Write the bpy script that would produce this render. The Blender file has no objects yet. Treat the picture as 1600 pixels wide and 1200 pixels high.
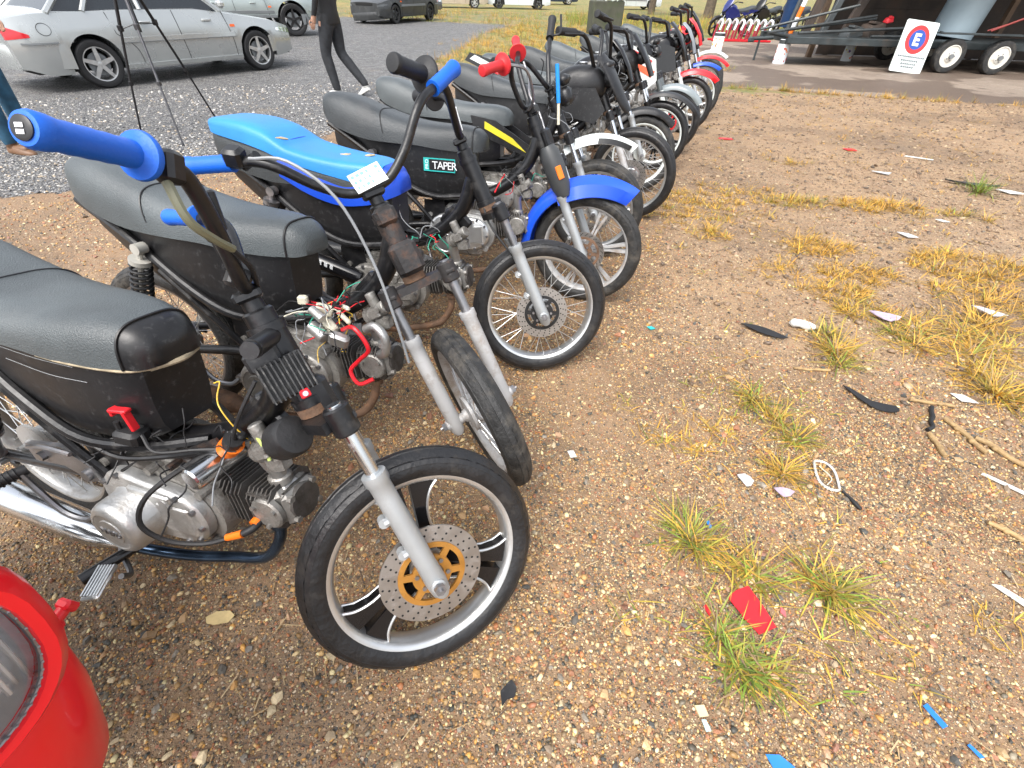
import bpy, math, random
import numpy as np
from mathutils import Vector, Matrix
random.seed(7)
RNG = np.random.default_rng(7)
PI = math.pi
R = math.radians
scene = bpy.context.scene
C = scene.collection

# ---------------------------------------------------------------- camera
CAM_H = 1.30
pitch, roll = R(41.57), R(1.79)
cam_d = bpy.data.cameras.new("camera")
cam_d.sensor_fit = 'HORIZONTAL'
cam_d.sensor_width = 36
cam_d.lens = 36 * 707.1 / 1600
cam_d.clip_start = 0.02
cam_d.clip_end = 2000
cam = bpy.data.objects.new("camera", cam_d)
C.objects.link(cam)
_up0 = Vector((0, math.sin(pitch), math.cos(pitch)))
_r = math.cos(roll) * Vector((1, 0, 0)) + math.sin(roll) * _up0
_u = -math.sin(roll) * Vector((1, 0, 0)) + math.cos(roll) * _up0
_b = _r.cross(_u)
cam.matrix_world = Matrix(((_r.x, _u.x, _b.x, 0), (_r.y, _u.y, _b.y, 0), (_r.z, _u.z, _b.z, CAM_H), (0, 0, 0, 1)))
scene.camera = cam

# ---------------------------------------------------------------- light (overcast, wet day)
SUN_EL, SUN_AZ = R(58), R(205)        # azimuth measured clockwise from +Y
world = bpy.data.worlds.new("World")
scene.world = world
world.use_nodes = True
wn = world.node_tree
bg = wn.nodes["Background"]
sky = wn.nodes.new("ShaderNodeTexSky")
sky.sky_type = 'NISHITA'
sky.sun_disc = False
sky.sun_elevation = SUN_EL
sky.sun_rotation = SUN_AZ
sky.air_density = 1.0
sky.dust_density = 4.0
hs = wn.nodes.new("ShaderNodeHueSaturation")
hs.inputs["Saturation"].default_value = 0.32
hs.inputs["Value"].default_value = 1.0
wn.links.new(sky.outputs[0], hs.inputs["Color"])
wn.links.new(hs.outputs[0], bg.inputs["Color"])
bg.inputs["Strength"].default_value = 0.15
sl = bpy.data.lights.new("sun", 'SUN')
sl.energy = 0.95
sl.angle = R(40)
sl.color = (1.0, 0.965, 0.91)
sun = bpy.data.objects.new("sun", sl)
C.objects.link(sun)
_sd = Vector((math.sin(SUN_AZ) * math.cos(SUN_EL), math.cos(SUN_AZ) * math.cos(SUN_EL), math.sin(SUN_EL)))
sun.rotation_euler = _sd.to_track_quat('Z', 'Y').to_euler()
sun.location = (0, 0, 30)
scene.view_settings.view_transform = 'Standard'
scene.view_settings.look = 'None'
scene.view_settings.gamma = 1
scene.view_settings.exposure = 1.38
scene.render.engine = 'CYCLES'
scene.cycles.max_bounces = 6

# ---------------------------------------------------------------- mesh builder
def V(*a):
    return np.array(a if len(a) > 1 else a[0], float)

def unit(v):
    v = np.asarray(v, float)
    return v / (np.linalg.norm(v) + 1e-12)

def frame_of(ax):
    ax = unit(ax)
    h = V(0, 0, 1) if abs(ax[2]) < .9 else V(1, 0, 0)
    a = unit(np.cross(h, ax))
    b = np.cross(ax, a)
    return a, b, ax

def spline(pts, n=6):
    """Catmull-Rom through the points."""
    p = [np.asarray(q, float) for q in pts]
    if len(p) < 3:
        return p
    p = [2 * p[0] - p[1]] + p + [2 * p[-1] - p[-2]]
    out = []
    for i in range(1, len(p) - 2):
        for k in range(n):
            t = k / n
            out.append(.5 * (2 * p[i] + (p[i + 1] - p[i - 1]) * t + (2 * p[i - 1] - 5 * p[i] + 4 * p[i + 1] - p[i + 2]) * t * t
                             + (3 * p[i] - p[i - 1] - 3 * p[i + 1] + p[i + 2]) * t ** 3))
    out.append(p[-2])
    return out

class B:
    """collects faces of one mesh object"""
    def __init__(s):
        s.v = []; s.f = []; s.mi = []; s.m = 0
    def add(s, verts, faces):
        o = len(s.v)
        s.v.extend([tuple(map(float, q)) for q in verts])
        for f in faces:
            s.f.append(tuple(i + o for i in f)); s.mi.append(s.m)
        return s
    def rings(s, rings, close=True, cap0=True, cap1=True):
        n = len(rings[0]); vs = [q for r in rings for q in r]; fs = []
        for i in range(len(rings) - 1):
            for j in range(n if close else n - 1):
                k = (j + 1) % n
                fs.append((i * n + j, i * n + k, (i + 1) * n + k, (i + 1) * n + j))
        if cap0: fs.append(tuple(reversed(range(n))))
        if cap1: fs.append(tuple(range((len(rings) - 1) * n, len(rings) * n)))
        return s.add(vs, fs)
    def tube(s, pts, r, seg=10, n=0, caps=True):
        p = spline(pts, n) if n else [np.asarray(q, float) for q in pts]
        if np.isscalar(r): rr = [r] * len(p)
        else: rr = np.interp(np.linspace(0, 1, len(p)), np.linspace(0, 1, len(r)), r)
        rings = []; a = None
        for i, q in enumerate(p):
            t = unit(p[min(i + 1, len(p) - 1)] - p[max(i - 1, 0)])
            if a is None: a, b, _ = frame_of(t)
            else:
                a = unit(a - t * np.dot(a, t))
            b = np.cross(t, a)
            rings.append([q + rr[i] * (math.cos(2 * PI * k / seg) * a + math.sin(2 * PI * k / seg) * b) for k in range(seg)])
        return s.rings(rings, True, caps, caps)
    def lathe(s, prof, o, ax, seg=24, ang=None):
        """prof: list of (radius, t along axis)"""
        a, b, ax = frame_of(ax); o = np.asarray(o, float)
        rings = []
        for r, t in prof:
            rings.append([o + ax * t + max(r, 1e-4) * (math.cos(2 * PI * k / seg) * a + math.sin(2 * PI * k / seg) * b) for k in range(seg)])
        return s.rings(rings)
    def cyl(s, p, q, r, r2=None, seg=14, bev=0.0):
        p = np.asarray(p, float); q = np.asarray(q, float); L = np.linalg.norm(q - p); r2 = r if r2 is None else r2
        if bev: prof = [(r - bev, 0), (r, bev), (r2, L - bev), (r2 - bev, L)]
        else: prof = [(r, 0), (r2, L)]
        return s.lathe(prof, p, q - p, seg)
    def ring(s, prof, o, ax, seg=48, mod=None):
        """closed profile revolved: torus like; prof list of (radius, t)"""
        a, b, ax = frame_of(ax); o = np.asarray(o, float); n = len(prof)
        vs = []; fs = []
        for k in range(seg):
            c, d = math.cos(2 * PI * k / seg), math.sin(2 * PI * k / seg)
            for i, (r, t) in enumerate(prof):
                if mod: r, t = mod(k, i, r, t)
                vs.append(o + ax * t + r * (c * a + d * b))
        for k in range(seg):
            k2 = (k + 1) % seg
            for i in range(n):
                j = (i + 1) % n
                fs.append((k * n + i, k2 * n + i, k2 * n + j, k * n + j))
        return s.add(vs, fs)
    def box(s, c, size, rot=None, bev=0.0, taper=1.0):
        hx, hy, hz = [q / 2 for q in size]; b = min(bev, hx * .9, hy * .9, hz * .9)
        rings = []
        def rr(x, y, z, b):
            if b <= 0: return [(x, y, z), (-x, y, z), (-x, -y, z), (x, -y, z)]
            return [(x, y - b, z), (x - b, y, z), (-x + b, y, z), (-x, y - b, z), (-x, -y + b, z), (-x + b, -y, z), (x - b, -y, z), (x, -y + b, z)]
        if b > 0:
            rings = [rr(hx - b, hy - b, -hz, b * .5), rr(hx, hy, -hz + b, b), rr(hx * taper, hy * taper, hz - b, b), rr(hx * taper - b, hy * taper - b, hz, b * .5)]
        else: rings = [rr(hx, hy, -hz, 0), rr(hx * taper, hy * taper, hz, 0)]
        Rm = np.eye(3) if rot is None else np.array(rot, float)
        c = np.asarray(c, float)
        return s.rings([[Rm @ V(q) + c for q in r] for r in rings])
    def prism(s, poly, o, ex, ey, th):
        """2D polygon in plane (o, ex, ey) given thickness th along ex x ey (centred)"""
        ex = np.asarray(ex, float); ey = np.asarray(ey, float); nz = unit(np.cross(ex, ey)); o = np.asarray(o, float)
        lo = [o + ex * a + ey * b - nz * th / 2 for a, b in poly]; hi = [q + nz * th for q in lo]
        return s.rings([lo, hi])
    def ell(s, c, rad, rot=None, u=14, v=8):
        rings = []
        Rm = np.eye(3) if rot is None else np.array(rot, float); c = np.asarray(c, float)
        for i in range(v + 1):
            th = -PI / 2 + PI * i / v; ct = max(math.cos(th), 1e-3)
            rings.append([Rm @ V(rad[0] * ct * math.cos(2 * PI * k / u), rad[1] * ct * math.sin(2 * PI * k / u), rad[2] * math.sin(th)) + c for k in range(u)])
        return s.rings(rings)
    def build(s, name, mats, parent=None, ang=38, label=None):
        if not isinstance(mats, (list, tuple)): mats = [mats]
        me = bpy.data.meshes.new(name)
        me.from_pydata(s.v, [], s.f)
        for m in mats: me.materials.append(m)
        if len(mats) > 1: me.polygons.foreach_set("material_index", s.mi)
        me.shade_smooth()
        me.set_sharp_from_angle(angle=R(ang))
        me.update()
        o = bpy.data.objects.new(name, me)
        C.objects.link(o)
        if parent: o.parent = parent
        if label: o["label"] = label
        return o

def rotm(ax, a):
    return np.array(Matrix.Rotation(a, 3, Vector(ax)))
def euler(x=0, y=0, z=0):
    return rotm((0, 0, 1), z) @ rotm((0, 1, 0), y) @ rotm((1, 0, 0), x)

def tag(o, label=None, cat=None, group=None, kind=None):
    if label: o["label"] = label
    if cat: o["category"] = cat
    if group: o["group"] = group
    if kind: o["kind"] = kind
    return o
def thing(name, label, cat, loc=(0, 0, 0), rz=0, group=None):
    o = bpy.data.objects.new(name, None)
    C.objects.link(o)
    o.empty_display_size = .1
    o.location = loc; o.rotation_euler = (0, 0, rz)
    return tag(o, label, cat, group)

# ---------------------------------------------------------------- materials
_M = {}
def mat(name, col, rough=.5, metal=0.0, var=.12, scale=9, bump=0.0, bscale=120, dirt=None, damt=.4, dscale=7, coat=0.0, spec=.5, trans=0, dthr=None):
    if name in _M: return _M[name]
    m = bpy.data.materials.new(name); m.use_nodes = True; _M[name] = m
    nt = m.node_tree; N = nt.nodes; L = nt.links
    p = N["Principled BSDF"]
    tc = N.new("ShaderNodeTexCoord")
    nz = N.new("ShaderNodeTexNoise"); nz.inputs["Scale"].default_value = scale; nz.inputs["Detail"].default_value = 6
    L.new(tc.outputs["Object"], nz.inputs["Vector"])
    mx = N.new("ShaderNodeMix"); mx.data_type = 'RGBA'
    mx.inputs[6].default_value = tuple(max(0, c * (1 - var)) for c in col) + (1,)
    mx.inputs[7].default_value = tuple(min(1, c * (1 + var)) for c in col) + (1,)
    rg = N.new("ShaderNodeMapRange"); rg.inputs[1].default_value = .3; rg.inputs[2].default_value = .7
    L.new(nz.outputs[0], rg.inputs[0]); L.new(rg.outputs[0], mx.inputs[0])
    out = mx.outputs[2]
    p.inputs["Roughness"].default_value = rough
    p.inputs["Metallic"].default_value = metal
    p.inputs["Coat Weight"].default_value = coat
    p.inputs["Coat Roughness"].default_value = .08
    p.inputs["Specular IOR Level"].default_value = spec
    if trans: p.inputs["Transmission Weight"].default_value = trans
    rr = N.new("ShaderNodeMapRange"); rr.inputs[3].default_value = max(.03, rough - .1); rr.inputs[4].default_value = min(1, rough + .12)
    L.new(nz.outputs[0], rr.inputs[0]); rout = rr.outputs[0]
    if dirt:
        n2 = N.new("ShaderNodeTexNoise"); n2.inputs["Scale"].default_value = dscale; n2.inputs["Detail"].default_value = 9; n2.inputs["Roughness"].default_value = .7
        L.new(tc.outputs["Object"], n2.inputs["Vector"])
        r2 = N.new("ShaderNodeMapRange")
        c = .62 - .25 * damt if dthr is None else dthr
        r2.inputs[1].default_value = c - .06; r2.inputs[2].default_value = c + .1; r2.inputs[4].default_value = min(1., .35 + damt)
        L.new(n2.outputs[0], r2.inputs[0])
        m2 = N.new("ShaderNodeMix"); m2.data_type = 'RGBA'; m2.inputs[7].default_value = tuple(dirt) + (1,)
        L.new(out, m2.inputs[6]); L.new(r2.outputs[0], m2.inputs[0]); out = m2.outputs[2]
        m3 = N.new("ShaderNodeMix"); m3.inputs[3].default_value = .85
        L.new(r2.outputs[0], m3.inputs[0]); L.new(rout, m3.inputs[2]); rout = m3.outputs[0]
        if metal:
            m4 = N.new("ShaderNodeMix"); m4.inputs[2].default_value = metal; m4.inputs[3].default_value = 0.1
            L.new(r2.outputs[0], m4.inputs[0]); L.new(m4.outputs[0], p.inputs["Metallic"])
    L.new(out, p.inputs["Base Color"]); L.new(rout, p.inputs["Roughness"])
    if bump:
        nb = N.new("ShaderNodeTexNoise"); nb.inputs["Scale"].default_value = bscale; nb.inputs["Detail"].default_value = 4
        L.new(tc.outputs["Object"], nb.inputs["Vector"])
        bp = N.new("ShaderNodeBump"); bp.inputs["Strength"].default_value = bump; bp.inputs["Distance"].default_value = .004
        L.new(nb.outputs[0], bp.inputs["Height"]); L.new(bp.outputs[0], p.inputs["Normal"])
    return m

MUD = (.20, .135, .085)
DUST = (.26, .21, .16)
RUST = (.16, .065, .03)
m_black = mat("black_frame_paint", (.008, .008, .009), .32, 0, .4, 20, .25, 60, dirt=(.07, .065, .06), damt=.08, dscale=22)
m_blackp = mat("black_plastic", (.010, .010, .011), .38, 0, .4, 6, .15, 40, dirt=(.12, .12, .12), damt=.0, dscale=60)
m_blackg = mat("black_gloss", (.008, .008, .009), .15, 0, .3, 6)
m_rub = mat("black_rubber", (.012, .012, .013), .55, 0, .3, 30, .2, 150)
m_tyre = mat("tyre_rubber", (.010, .010, .011), .42, 0, .35, 25, .5, 90, dirt=(.07, .058, .045), damt=.05, dscale=16)
m_tyred = mat("tyre_dirty", (.020, .020, .020), .6, 0, .4, 25, .8, 110, dirt=(.12, .105, .085), damt=.22, dscale=12)
m_chrome = mat("chrome", (.66, .68, .70), .17, 1, .08, 10, dirt=(.12, .075, .045), damt=.04, dscale=25)
m_alu = mat("cast_aluminium", (.50, .50, .49), .42, .85, .15, 14, .25, 160, dirt=(.16, .12, .085), damt=.2, dscale=11)
m_aluclean = mat("clean_aluminium", (.62, .63, .63), .33, .9, .1, 14, .1, 160)
m_engine = mat("grimy_engine_metal", (.30, .29, .27), .5, .7, .25, 20, .4, 140, dirt=(.045, .036, .028), damt=.45, dscale=14)
m_fins = mat("dark_cylinder_fins", (.10, .095, .09), .5, .5, .3, 30, .3, 140, dirt=(.04, .03, .022), damt=.35, dscale=22)
m_slider = mat("silver_fork_paint", (.40, .42, .43), .36, .45, .08, 9, .1, 80, dirt=(.2, .18, .16), damt=.0, dscale=18)
m_slider_d = mat("dusty_fork_paint", (.42, .42, .42), .55, .25, .12, 9, .2, 80, dirt=MUD, damt=.3, dscale=14)
m_steel = mat("dull_steel", (.28, .28, .29), .38, .9, .2, 20, .1, 100, dirt=RUST, damt=.15, dscale=20)
m_rust = mat("rusty_steel", (.14, .085, .055), .75, .3, .4, 20, .5, 100, dirt=(.28, .14, .07), damt=.3, dscale=26)
m_seat = mat("grey_vinyl", (.068, .079, .083), .36, 0, .22, 7, .5, 330, dirt=(.12, .125, .125), damt=.0, dscale=5)
m_seat2 = mat("dark_grey_vinyl", (.034, .039, .042), .38, 0, .22, 7, .5, 330, dirt=(.10, .10, .10), damt=.05, dscale=6)
m_seatblue = mat("blue_vinyl", (.022, .20, .53), .42, 0, .14, 6, .18, 300, dirt=(.55, .45, .33), damt=-.42, dscale=11)
m_seatblue_d = mat("deep_blue_vinyl", (.006, .055, .45), .38, 0, .1, 6, .15, 300, dirt=(.55, .45, .33), damt=-.38, dscale=9)
m_blue = mat("blue_grip_rubber", (.003, .105, .56), .45, 0, .08, 20, .12, 200)
m_red = mat("red_paint", (.78, .004, .012), .3, 0, .04, 6, coat=.3)
m_redplas = mat("red_plastic", (.58, .012, .02), .4, 0, .1, 12, .1, 60)
m_redgrip = mat("red_grip_rubber", (.55, .02, .025), .5, 0, .1, 20, .1, 90)
m_bluepl = mat("blue_plastic", (.008, .075, .60), .32, 0, .08, 7, coat=.2, dirt=(.2, .2, .22), damt=-.2, dscale=14)
m_white = mat("white_plastic", (.62, .66, .64), .35, 0, .06, 8, dirt=(.3, .26, .2), damt=-.1, dscale=16)
m_orange = mat("orange_plastic", (.80, .17, .008), .4, 0, .08, 12)
m_gold = mat("gold_disc_carrier", (.55, .27, .06), .38, .7, .15, 20, dirt=(.10, .055, .02), damt=.15, dscale=22)
m_disc = mat("brake_disc_steel", (.40, .38, .36), .33, .9, .1, 30, .05, 200, dirt=(.22, .15, .10), damt=.15, dscale=22)
m_hole = mat("drilled_holes", (.01, .01, .01), .8)
m_cream = mat("cream_connector", (.58, .55, .44), .45, 0, .15, 30, dirt=(.2, .15, .1), damt=.1, dscale=30)
m_teal = mat("teal_sticker", (.03, .42, .40), .35)
m_label = mat("white_label", (.75, .78, .8), .45, 0, .04)
m_wred = mat("red_wire", (.60, .01, .02), .35)
m_wyel = mat("yellow_wire", (.65, .42, .05), .4)
m_wgrn = mat("green_wire", (.03, .30, .20), .4)
m_wgry = mat("grey_cable", (.22, .23, .24), .35)
m_olive = mat("olive_hose", (.16, .16, .10), .4)
m_lime = mat("lime_hose", (.42, .50, .14), .3)
m_brust = mat("rust_stained_black", (.022, .02, .02), .5, .1, .4, 14, .4, 90, dirt=(.13, .06, .032), damt=.22, dscale=18)
m_heat = mat("heat_blued_pipe", (.05, .08, .13), .22, .9, .6, 12)
m_glass = mat("headlight_glass", (.9, .93, .94), .03, 0, .02, spec=.6, trans=.95)
m_refl = mat("reflector_silver", (.86, .88, .90), .38, .12, .06, 60, .5, 90)
m_amber = mat("amber_reflector", (.85, .13, .01), .2, 0, .05)
m_yel = mat("yellow_decal", (.62, .52, .03), .35)
m_tail = mat("red_lamp_lens", (.55, .012, .02), .12, 0, .05, coat=.5)
# ================================================================ GROUND
def edge_x(y):
    return np.interp(y, [-2, 2.8, 3.4, 3.8, 5, 8, 10.5, 13, 20, 24, 33, 60], [-9, -6.2, -3.95, -3.0, -2.2, -1.7, -2.0, -1.7, -1.2, -.3, 1.5, 6])
def sstep(a, b, x):
    t = np.clip((x - a) / (b - a), 0, 1); return t * t * (3 - 2 * t)
def zones(x, y):
    grav = sstep(.5, -.5, x - edge_x(y)) * (1 - sstep(30, 36, y))
    line = 9.75 - (x - 3.4) * .232
    conc = sstep(-.12, .12, y - line) * sstep(2.9, 3.6, x - np.clip((y - 16) * .5, 0, 8)) * (1 - sstep(19, 21, y))
    conc = np.maximum(conc, sstep(9.5, 10.5, x) * sstep(-.1, .3, y - line) * (1 - sstep(19, 21, y)))
    grass = (1 - grav) * (1 - conc) * sstep(8.8, 11.5, y + np.clip(x, -2, 3) * .4)
    grass = np.maximum(grass, sstep(21.5, 24, y + .25 * x) * .75 * (1 - conc))
    return grav, grass, conc

def bare_zone(x, y):
    return sstep(1.2, 2.4, y + .12 * x) * sstep(.2, 1.0, x - (y - 1.5) * .3)
xs = np.concatenate([[-600, -250, -120, -60, -36, -24], np.arange(-16, -5, .5), np.arange(-5, 5, .1), np.arange(5, 16, .3), [18, 22, 28, 40, 70, 150, 600]])
ys = np.concatenate([[-300, -80, -25, -10, -5, -3], np.arange(-2, 8, .1), np.arange(8, 26, .3), np.arange(26, 45, 1), [50, 60, 80, 120, 250, 800]])
X, Y = np.meshgrid(xs, ys)
gv = np.stack([X.ravel(), Y.ravel(), np.zeros(X.size)], 1)
nx, ny = len(xs), len(ys)
idx = np.arange(nx * ny).reshape(ny, nx)
gf = np.stack([idx[:-1, :-1], idx[:-1, 1:], idx[1:, 1:], idx[1:, :-1]], -1).reshape(-1, 4)

def fast_mesh(name, v, f, mats, col=None, smooth=True):
    """big mesh from numpy arrays; f is (n,k)"""
    me = bpy.data.meshes.new(name)
    k = f.shape[1]
    me.vertices.add(len(v)); me.vertices.foreach_set("co", np.ascontiguousarray(v, np.float32).ravel())
    me.loops.add(f.size); me.loops.foreach_set("vertex_index", f.astype(np.int32).ravel())
    me.polygons.add(len(f)); me.polygons.foreach_set("loop_start", np.arange(0, f.size, k, dtype=np.int32))
    me.polygons.foreach_set("loop_total", np.full(len(f), k, np.int32))
    me.polygons.foreach_set("use_smooth", np.full(len(f), smooth))
    if col is not None:
        a = me.color_attributes.new("Col", 'FLOAT_COLOR', 'POINT')
        c = np.ones((len(v), 4), np.float32); c[:, :np.shape(col)[1]] = col
        a.data.foreach_set("color", c.ravel())
    for m in mats: me.materials.append(m)
    me.update(calc_edges=True)
    o = bpy.data.objects.new(name, me); C.objects.link(o)
    return o

def ground_material():
    m = bpy.data.materials.new("ground_soil"); m.use_nodes = True
    nt = m.node_tree; N = nt.nodes; L = nt.links; p = N["Principled BSDF"]
    geo = N.new("ShaderNodeNewGeometry"); pos = geo.outputs["Position"]
    att = N.new("ShaderNodeVertexColor"); att.layer_name = "Col"
    sep = N.new("ShaderNodeSeparateColor"); L.new(att.outputs[0], sep.inputs[0])
    def noise(sc, det=5, ro=.55):
        n = N.new("ShaderNodeTexNoise"); n.inputs["Scale"].default_value = sc; n.inputs["Detail"].default_value = det; n.inputs["Roughness"].default_value = ro
        L.new(pos, n.inputs["Vector"]); return n.outputs[0]
    def vor(sc, feat='F1'):
        n = N.new("ShaderNodeTexVoronoi"); n.inputs["Scale"].default_value = sc; n.feature = feat
        L.new(pos, n.inputs["Vector"]); return n
    def math_(op, a, b=None, cl=False):
        n = N.new("ShaderNodeMath"); n.operation = op; n.use_clamp = cl
        for i, q in enumerate((a, b)):
            if q is None: continue
            if isinstance(q, (int, float)): n.inputs[i].default_value = q
            else: L.new(q, n.inputs[i])
        return n.outputs[0]
    def mr(a, f0, f1, t0=0, t1=1):
        n = N.new("ShaderNodeMapRange"); n.interpolation_type = 'SMOOTHSTEP'
        for i, q in enumerate((f0, f1, t0, t1)): n.inputs[i + 1].default_value = q
        L.new(a, n.inputs[0]); return n.outputs[0]
    def mix(f, a, b):
        n = N.new("ShaderNodeMix"); n.data_type = 'RGBA'
        if isinstance(f, (int, float)): n.inputs[0].default_value = f
        else: L.new(f, n.inputs[0])
        for i, q in ((6, a), (7, b)):
            if isinstance(q, tuple): n.inputs[i].default_value = q + (1,)
            else: L.new(q, n.inputs[i])
        return n.outputs[2]
    def ramp(f, stops, const=True):
        n = N.new("ShaderNodeValToRGB"); cr = n.color_ramp
        cr.interpolation = 'CONSTANT' if const else 'LINEAR'
        while len(cr.elements) < len(stops): cr.elements.new(.5)
        for e, (t, c) in zip(cr.elements, stops): e.position = t; e.color = c + (1,)
        L.new(f, n.inputs[0]); return n.outputs[0]
    def chan(v):
        s = N.new("ShaderNodeSeparateColor"); L.new(v.outputs["Color"], s.inputs[0]); return s.outputs
    PAL = [(0, (0.260, 0.176, 0.104)), (.12, (0.390, 0.260, 0.156)), (.25, (0.130, 0.098, 0.072)), (.37, (0.546, 0.377, 0.221)), (.5, (0.325, 0.195, 0.111)), (.6, (0.091, 0.085, 0.078)),
           (.70, (0.624, 0.494, 0.351)), (.8, (0.390, 0.169, 0.098)), (.88, (0.208, 0.169, 0.143)), (.95, (0.715, 0.572, 0.390))]
    GPAL = [(0, (.17, .17, .175)), (.15, (.28, .28, .28)), (.3, (.10, .10, .105)), (.45, (.22, .215, .21)), (.6, (.38, .37, .35)), (.72, (.13, .13, .135)), (.85, (.27, .24, .20)), (.94, (.52, .50, .45))]
    # --- sandy soil with grit
    n1, n2, n3 = noise(.9, 4), noise(5, 6), noise(40, 5, .7)
    soil = mix(mr(n1, .35, .65), (.195, .115, .058), (.280, .174, .092))
    soil = mix(mr(n2, .45, .72), soil, (.150, .090, .044))
    soil = mix(mr(math_("ADD", att.outputs["Alpha"], math_("MULTIPLY", math_("SUBTRACT", n2, .5), .9)), .3, .8), soil, mix(mr(noise(3.2, 8, .7), .36, .64), (.235, .145, .077), (.360, .235, .126)))
    soil = mix(math_("MULTIPLY", mr(noise(11, 6, .75), .50, .72), .6), soil, (.13, .085, .052))
    soil = mix(math_("MULTIPLY", mr(noise(1.7, 5, .6), .55, .7), .35), soil, (.19, .165, .125))
    soil = mix(math_('MULTIPLY', mr(n3, .3, .8), .45), soil, (.34, .245, .155))
    v1, v2 = vor(95), vor(210)
    c1, c2 = chan(v1), chan(v2)
    k2 = mr(v2.outputs["Distance"], .50, .32)
    pk = math_('MULTIPLY', k2, math_('LESS_THAN', c2[1], .62))
    base = mix(pk, soil, ramp(c2[0], PAL))
    k1 = mr(v1.outputs["Distance"], .48, .36)
    cover = mr(noise(1.6, 3), .40, .62, .12, .55)
    p1 = math_('MULTIPLY', k1, math_('LESS_THAN', c1[1], cover))
    base = mix(p1, base, ramp(c1[0], PAL))
    damp = mr(noise(.75, 5), .50, .64)
    base = mix(math_('MULTIPLY', damp, .62), base, mix(.6, base, (.06, .038, .024)))
    # --- crushed grey stone
    v3, v4 = vor(42), vor(95)
    c3, c4 = chan(v3), chan(v4)
    gs = mix(math_('LESS_THAN', c3[1], .55), ramp(c4[0], GPAL), ramp(c3[0], GPAL))
    gs = mix(mr(v4.outputs["Distance"], .42, .62), gs, (.03, .03, .03))
    gs = mix(math_('MULTIPLY', mr(noise(.8, 4), .5, .75), .5), gs, (.17, .165, .16))
    gs = mix(math_('MULTIPLY', mr(noise(1.3, 4), .62, .75), .4), gs, (.25, .20, .14))
    # --- grass cover
    gr = mix(mr(noise(.7, 4), .38, .62), (.24, .17, .055), (.09, .14, .03))
    gr = mix(math_('MULTIPLY', mr(noise(9, 6), .4, .7), .7), gr, (.38, .27, .07))
    gr = mix(math_('MULTIPLY', mr(noise(60, 4), .45, .7), .4), gr, (.07, .075, .02))
    # --- muddy concrete apron with wet stains
    cc = mix(mr(noise(.9, 6), .35, .65), (.25, .195, .15), (.33, .265, .205))
    cc = mix(math_('MULTIPLY', mr(noise(30, 5), .4, .7), .35), cc, (.10, .08, .065))
    wet = mr(noise(.45, 4), .50, .54)
    cc = mix(math_('MULTIPLY', wet, .8), cc, (.095, .064, .045))
    # --- zone masks with ragged edges
    rag = math_('MULTIPLY', math_('SUBTRACT', noise(3, 6, .65), .5), 1.5)
    rag2 = math_('MULTIPLY', math_('SUBTRACT', noise(14, 4, .65), .5), 1.0)
    rg = math_('ADD', rag, rag2)
    mg = mr(math_('ADD', sep.outputs[0], rg), .42, .58)
    mgr = mr(math_('ADD', sep.outputs[1], rg), .50, .75)
    mc = mr(math_('ADD', sep.outputs[2], math_('MULTIPLY', rg, .6)), .42, .58)
    col = mix(mg, base, gs); col = mix(mgr, col, gr); col = mix(mc, col, cc)
    L.new(col, p.inputs["Base Color"])
    ro = mr(n2, .4, .7, .72, .48)
    rw = N.new("ShaderNodeMix"); L.new(math_('MULTIPLY', mc, wet), rw.inputs[0]); L.new(ro, rw.inputs[2]); rw.inputs[3].default_value = .6
    L.new(rw.outputs[0], p.inputs["Roughness"])
    h = math_('ADD', math_('MULTIPLY', p1, .5), math_('MULTIPLY', pk, .3))
    h = math_('ADD', h, math_('MULTIPLY', n3, .8))
    h = math_('ADD', h, math_('MULTIPLY', n2, 1.4))
    hg = math_('ADD', math_('MULTIPLY', v3.outputs["Distance"], -1.6), math_('MULTIPLY', v4.outputs["Distance"], -1.0))
    hm = N.new("ShaderNodeMix"); L.new(mg, hm.inputs[0]); L.new(h, hm.inputs[2]); L.new(hg, hm.inputs[3])
    bp = N.new("ShaderNodeBump"); bp.inputs["Strength"].default_value = 1.0; bp.inputs["Distance"].default_value = .009
    L.new(hm.outputs[0], bp.inputs["Height"]); L.new(bp.outputs[0], p.inputs["Normal"])
    return m
gz = np.stack(zones(gv[:, 0], gv[:, 1]) + (bare_zone(gv[:, 0], gv[:, 1]),), 1)
ground = fast_mesh("ground", gv, gf, [ground_material()], gz, True)
tag(ground, kind="structure")

# ---------------------------------------------------------------- loose stones
def col_mat(name, rough=.5, bump=.2, bscale=300, sss=0):
    m = bpy.data.materials.new(name); m.use_nodes = True
    nt = m.node_tree; N = nt.nodes; L = nt.links; p = N["Principled BSDF"]
    a = N.new("ShaderNodeVertexColor"); a.layer_name = "Col"
    geo = N.new("ShaderNodeNewGeometry")
    nz = N.new("ShaderNodeTexNoise"); nz.inputs["Scale"].default_value = bscale; nz.inputs["Detail"].default_value = 4
    L.new(geo.outputs["Position"], nz.inputs["Vector"])
    mr = N.new("ShaderNodeMapRange"); mr.inputs[3].default_value = .72; mr.inputs[4].default_value = 1.25
    L.new(nz.outputs[0], mr.inputs[0])
    vm = N.new("ShaderNodeVectorMath"); vm.operation = 'SCALE'
    L.new(a.outputs[0], vm.inputs[0]); L.new(mr.outputs[0], vm.inputs["Scale"])
    L.new(vm.outputs[0], p.inputs["Base Color"])
    p.inputs["Roughness"].default_value = rough
    if bump:
        bp = N.new("ShaderNodeBump"); bp.inputs["Strength"].default_value = bump; bp.inputs["Distance"].default_value = .002
        L.new(nz.outputs[0], bp.inputs["Height"]); L.new(bp.outputs[0], p.inputs["Normal"])
    return m
m_stone = col_mat("stone", .48)
m_blade = col_mat("grass_blade", .6, 0, 40)

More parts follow.
